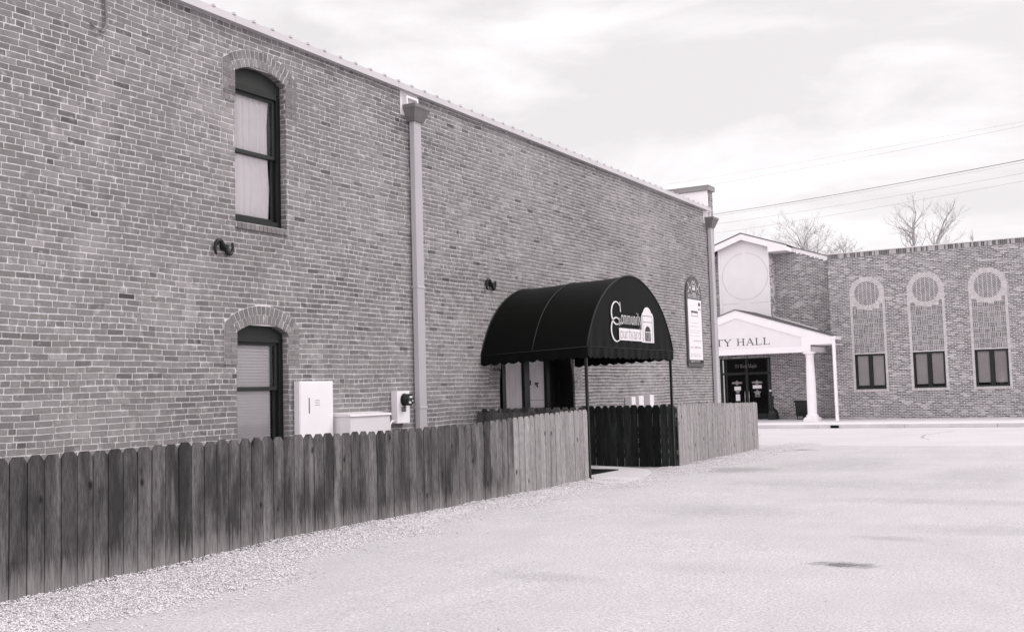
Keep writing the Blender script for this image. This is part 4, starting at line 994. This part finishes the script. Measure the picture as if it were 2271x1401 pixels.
mb.hexa([(fa, yb_(fa), pk(fa) + .03), (fb, yb_(fb), pk(fb) + .03), (fb, yb_(fb) + .04, pk(fb) + .03), (fa, yb_(fa) + .04, pk(fa) + .03)], [(fa, yb_(fa), pk(fa) + .11), (fb, yb_(fb), pk(fb) + .10), (fb, yb_(fb) + .04, pk(fb) + .10), (fa, yb_(fa) + .04, pk(fa) + .11)])
mb.build('roof_flashing', 'white', porch)
mb = MB(); mp_ = lambda u, v: (u, PY + .040, v)
s_ = 'CITY HALL'; h = .285; tw = textw(s_, h, 1.0, .08)
endx = -3.88; xs_ = 1.0 * (2.95) / tw
text(mb, s_, endx - 2.95, 3.085, h, mp_, xs=xs_, track=.08 * xs_, thick=1.15)
mb.build('lettering', 'logoink', porch)
mb = MB(); cx, cyy = -2.34, 43.2
for hw_, z0, z1 in ((.29, -.1, .03), (.25, .03, .07), (.215, 2.64, 2.715)): mb.box(cx - hw_, cx + hw_, cyy - hw_, cyy + hw_, z0, z1)
mb.lathe([(.24, .07), (.25, .11), (.235, .15), (.20, .17), (.185, .2), (.19, .9), (.18, 1.6), (.16, 2.3), (.155, 2.5), (.175, 2.52), (.175, 2.55), (.155, 2.56), (.16, 2.6), (.2, 2.64)], (cx, cyy, 0), 28)
mb.build('column', 'white', porch)
mb = MB(); mb.hexa([(-1.40, PY - .03, 3.18), (-1.24, PY - .03, 3.16), (-1.24, 43.95, 3.16), (-1.40, 43.95, 3.18)], [(-1.40, PY - .03, 3.29), (-1.20, PY - .03, 3.29), (-1.20, 43.95, 3.29), (-1.40, 43.95, 3.29)]); mb.build('gutter', 'white', porch)
mb = MB(); mb.box(-1.36, -1.25, PY - .03, PY + .05, .12, 3.17); mb.hexa([(-1.36, PY - .03, .12), (-1.25, PY - .03, .12), (-1.25, PY + .05, .12), (-1.36, PY + .05, .12)], [(-1.33, PY - .12, -.09), (-1.22, PY - .12, -.09), (-1.22, PY - .02, -.09), (-1.33, PY - .02, -.09)])
mb.build('downspout', 'white', porch)
# entrance doors
mb = MB(); D = WY
for a, b in ((-7.2, -7.1), (-6.93, -6.86), (-6.02, -5.90), (-5.03, -4.96), (-4.92, -4.84)): mb.box(a, b, D + .05, D + .15, -.1, 2.66)
mb.box(-7.1, -4.92, D + .052, D + .148, 1.9, 2.0); mb.box(-7.1, -4.92, D + .052, D + .148, 2.58, 2.66); mb.box(-6.86, -5.03, D + .052, D + .148, -.1, .15)
mb.face([(-4.842, D, -.1), (-4.842, D + .15, -.1), (-4.842, D + .15, 2.66), (-4.842, D, 2.66)])
dr = mb.build('entrance_door', 'black', hall)
mb = MB()
for a, b, z0, z1 in ((-6.86, -6.02, .15, 1.9), (-5.90, -5.03, .15, 1.9), (-6.93, -5.0, 2.0, 2.58), (-7.1, -6.93, 0, 2.58)): mb.face([(a, D + .1, z0), (b, D + .1, z0), (b, D + .1, z1), (a, D + .1, z1)])
mb.build('pane', 'glassd', dr)
mb = MB(); mb.box(-7.2, -4.84, D + .6, D + .8, -.1, 2.7); mb.box(-7.2, -4.84, D + .16, D + .8, -.15, -.1); mb.build('interior', 'void', dr)
for hx in (-6.06, -5.87):
    mb = MB(); mb.tube([(hx, D + .04, .6), (hx, D + .0, .62), (hx, D + .0, 1.13), (hx, D + .04, 1.15)], .016, 8); mb.build('handle', 'chrome', dr)
mb = MB(); Q = D + .035
for b_ in ((-6.55, -6.25, Q, Q + .003, 1.21, 1.38), (-6.5, -6.30, Q, Q + .003, .74, 1.03), (-5.70, -5.30, Q, Q + .003, 1.27, 1.42), (-4.96, -4.86, Q - .005, Q, 1.12, 1.20)):
    mb = MB(); mb.box(*b_); mb.build('notice', 'white', dr)
for sx in (-6.42, -5.50):
    mb = MB(); mb.face([(sx - .24, Q, 1.50), (sx + .25, Q, 1.50), (sx + .22, Q, 1.58), (sx - .22, Q, 1.58)]); mb.face([(sx, Q - .001, 1.43), (sx + .13, Q - .001, 1.53), (sx, Q - .001, 1.65), (sx - .13, Q - .001, 1.53)]); mb.build('sticker', 'logogrey', dr)
st = [(-5.50 + (.19 if i % 2 == 0 else .11) * math.sin(i * math.pi / 5), Q, 1.08 + (.15 if i % 2 == 0 else .09) * math.cos(i * math.pi / 5)) for i in range(10)]
mb = MB(); mb.face(st); mb.box(-5.62, -5.38, Q, Q + .002, .90, .94); mb.build('sticker', 'logogrey', dr)
mb = MB(); mb.face([(-6.53, Q, 1.2), (-6.27, Q, 1.2), (-6.35, Q, 1.08), (-6.45, Q, 1.08)]); mb.build('sticker', 'logogrey', dr)
mb = MB(); text(mb, '124 West Maple', -6.50, 2.2, .17, lambda u, v: (u, D + .045, v), xs=.75, thick=.8); mb.build('door_lettering', 'logogrey', dr)
# smoking receptacle and litter bin by the door
mb = MB(); mb.lathe([(.0, 0), (.25, 0), (.26, .06), (.23, .12), (.245, .14), (.22, .22), (.225, .25), (.19, .33), (.19, .36), (.13, .44), (.06, .5), (.035, .56), (.032, .88), (.06, .9), (.055, 1.0), (.02, 1.03), (0, 1.03)], (-4.66, 45.5, -.09), 22)
mb.build('ash_urn', 'plastic', label='squat black smoking urn with a thin neck beside the city hall door', cat='ash urn', org=(-4.66, 45.5, -.09))
c = thing('trash_can', (-3.27, 45.1, -.09), 'black litter bin standing behind the white porch column', 'trash can')
mb = MB(); mb.hexa([(-3.45, 44.9, -.085), (-3.09, 44.9, -.085), (-3.09, 45.3, -.085), (-3.45, 45.3, -.085)], [(-3.52, 44.85, .66), (-3.02, 44.85, .66), (-3.02, 45.35, .66), (-3.52, 45.35, .66)])
for k in range(9): mb.box(-3.49 + k * .055, -3.475 + k * .055, 44.845, 44.88, .05, .62)
mb.build('bin_body', 'plastic', c)
mb = MB(); mb.box(-3.55, -2.99, 44.82, 45.38, .662, .72); mb.build('bin_rim', 'black', c)
mb = MB()
for k in range(3): mb.box(-3.40 + k * .07, -3.36 + k * .07, 44.846, 44.88, -.06, .06)
mb.build('bin_label', 'logogrey', c)
# ------------------------------------------------------------------ overhead cables
def cable(a, b, sag, rad, m, lab):
    P_ = []
    for i in range(33):
        t = i / 32; p = Vector(a).lerp(Vector(b), t); p.z -= sag * 4 * t * (1 - t); P_.append(tuple(p))
    mb = MB(); mb.tube(P_, rad, 6, caps=False)
    mb.build('power_line', m, label=lab, cat='power line', group='overhead cables above the street', org=P_[0])
def ext(L_, R_, t0=-.9, t1=1.5):
    L_, R_ = Vector(L_), Vector(R_); return tuple(L_ + (R_ - L_) * t0), tuple(L_ + (R_ - L_) * t1)
for L_, R_, rad, m, lab in (((-11.37, 50, 11.95), (6.75, 34, 9.04), .004, 'wirep', 'topmost and faintest overhead cable'), ((-10.77, 50, 11.57), (6.74, 34, 8.91), .005, 'wirep', 'second overhead cable from the top'),
        ((-8.43, 50, 10.15), (6.69, 34, 7.91), .011, 'wire', 'darkest and thickest overhead cable, in the middle'), ((-8.43, 50, 10.05), (6.69, 34, 7.83), .006, 'wirep', 'faint cable hanging just under the darkest one'),
        ((-8.46, 50, 9.65), (6.67, 34, 7.52), .006, 'wirep', 'second overhead cable from the bottom'), ((-8.48, 50, 9.2), (6.65, 34, 7.29), .006, 'wirep', 'lowest overhead cable, just above the tree tops')):
    a, b = ext(L_, R_, -.6, 1.35); cable(a, b, .25, rad, m, lab)
# ------------------------------------------------------------------ bare trees
def tree(name, base, stems, height, spread, seed, label, m='bark', depth=6, dens=1.0):
    r = random.Random(seed); root = thing(name, base, label, 'tree')
    tr, tw = MB(), MB()
    def grow(p, d, L_, rad, lev, mbx):
        n = 4; pts = [p]; rr = [rad]; q = Vector(p); dd = Vector(d)
        for i in range(n):
            dd = (dd + Vector((r.gauss(0, .10), r.gauss(0, .10), r.gauss(.03, .07)))).normalized(); q = q + dd * (L_ / n); pts.append(tuple(q)); rr.append(rad * (1 - .45 * (i + 1) / n))
        (tr if lev < 2 else tw).tube(pts, rr, 6 if lev < 2 else 3, caps=False)
        if lev >= depth: return
        nc = (r.choice([2, 3, 3]) if lev < depth - 1 else r.choice([2, 3, 4])) if lev else 15
        for k in range(nc):
            t = (r.uniform(.35, 1.0) if lev else r.uniform(.76, 1)) if k else 1.0; i = min(n - 1, int(t * n)); pp = Vector(pts[i]).lerp(Vector(pts[i + 1]), t * n - i) if i < n else Vector(pts[-1])
            ax = Vector((r.gauss(0, 1), r.gauss(0, 1), r.gauss(0, .35))).normalized()
            nd = (dd * (1.15 if k == 0 else .75) + ax * spread * (.45 if k == 0 else 1.0) + Vector((0, 0, .12))).normalized()
            grow(tuple(pp), nd, (L_ * r.uniform(.62, .82)) if lev else height * r.uniform(.85, 1.15), max(.0065, rr[-1] * (.85 if k == 0 else .6)), lev + 1, tw)
    for bx, lean, hh, rad in stems:
        grow((base[0] + bx, base[1], base[2]), Vector((lean, 0, 1)).normalized(), hh, rad, 0, tr)
    tr.build('trunk', m, root); tw.build('crown', m, root)
tree('bare_tree', (-3.2, 70, 0), [(-.2, .0, 11.3, .11), (-.1, .10, 11.2, .12)], .9, .75, 3, 'tall bare tree with two stems rising behind the middle of the flat brick parapet', 'bark2', depth=4)
tree('bare_tree', (-7.9, 70, 0), [(0, .01, 10.9, .13)], 1.2, .95, 12, 'wide bare tree right behind the slope of the white gable', 'bark2', depth=5)
tree('bare_tree', (-9.1, 72, 0), [(-.5, -.0, 9.9, .10), (.3, .0, 9.8, .1)], .75, 1.0, 31, 'low dense bushy tree at the left end of the brick parapet', 'bark2', depth=5)
tree('bare_tree', (-13.6, 75, 0), [(0, .0, 11.4, .10)], 1.1, .9, 44, 'faint thin bare tree just right of the gable peak', 'bark', depth=4)
tree('bare_sapling', (2.1, 66, 0), [(0, .0, 9.6, .05)], .3, .3, 50, 'tip of a bare sapling poking above the right end of the parapet', 'bark', depth=2)
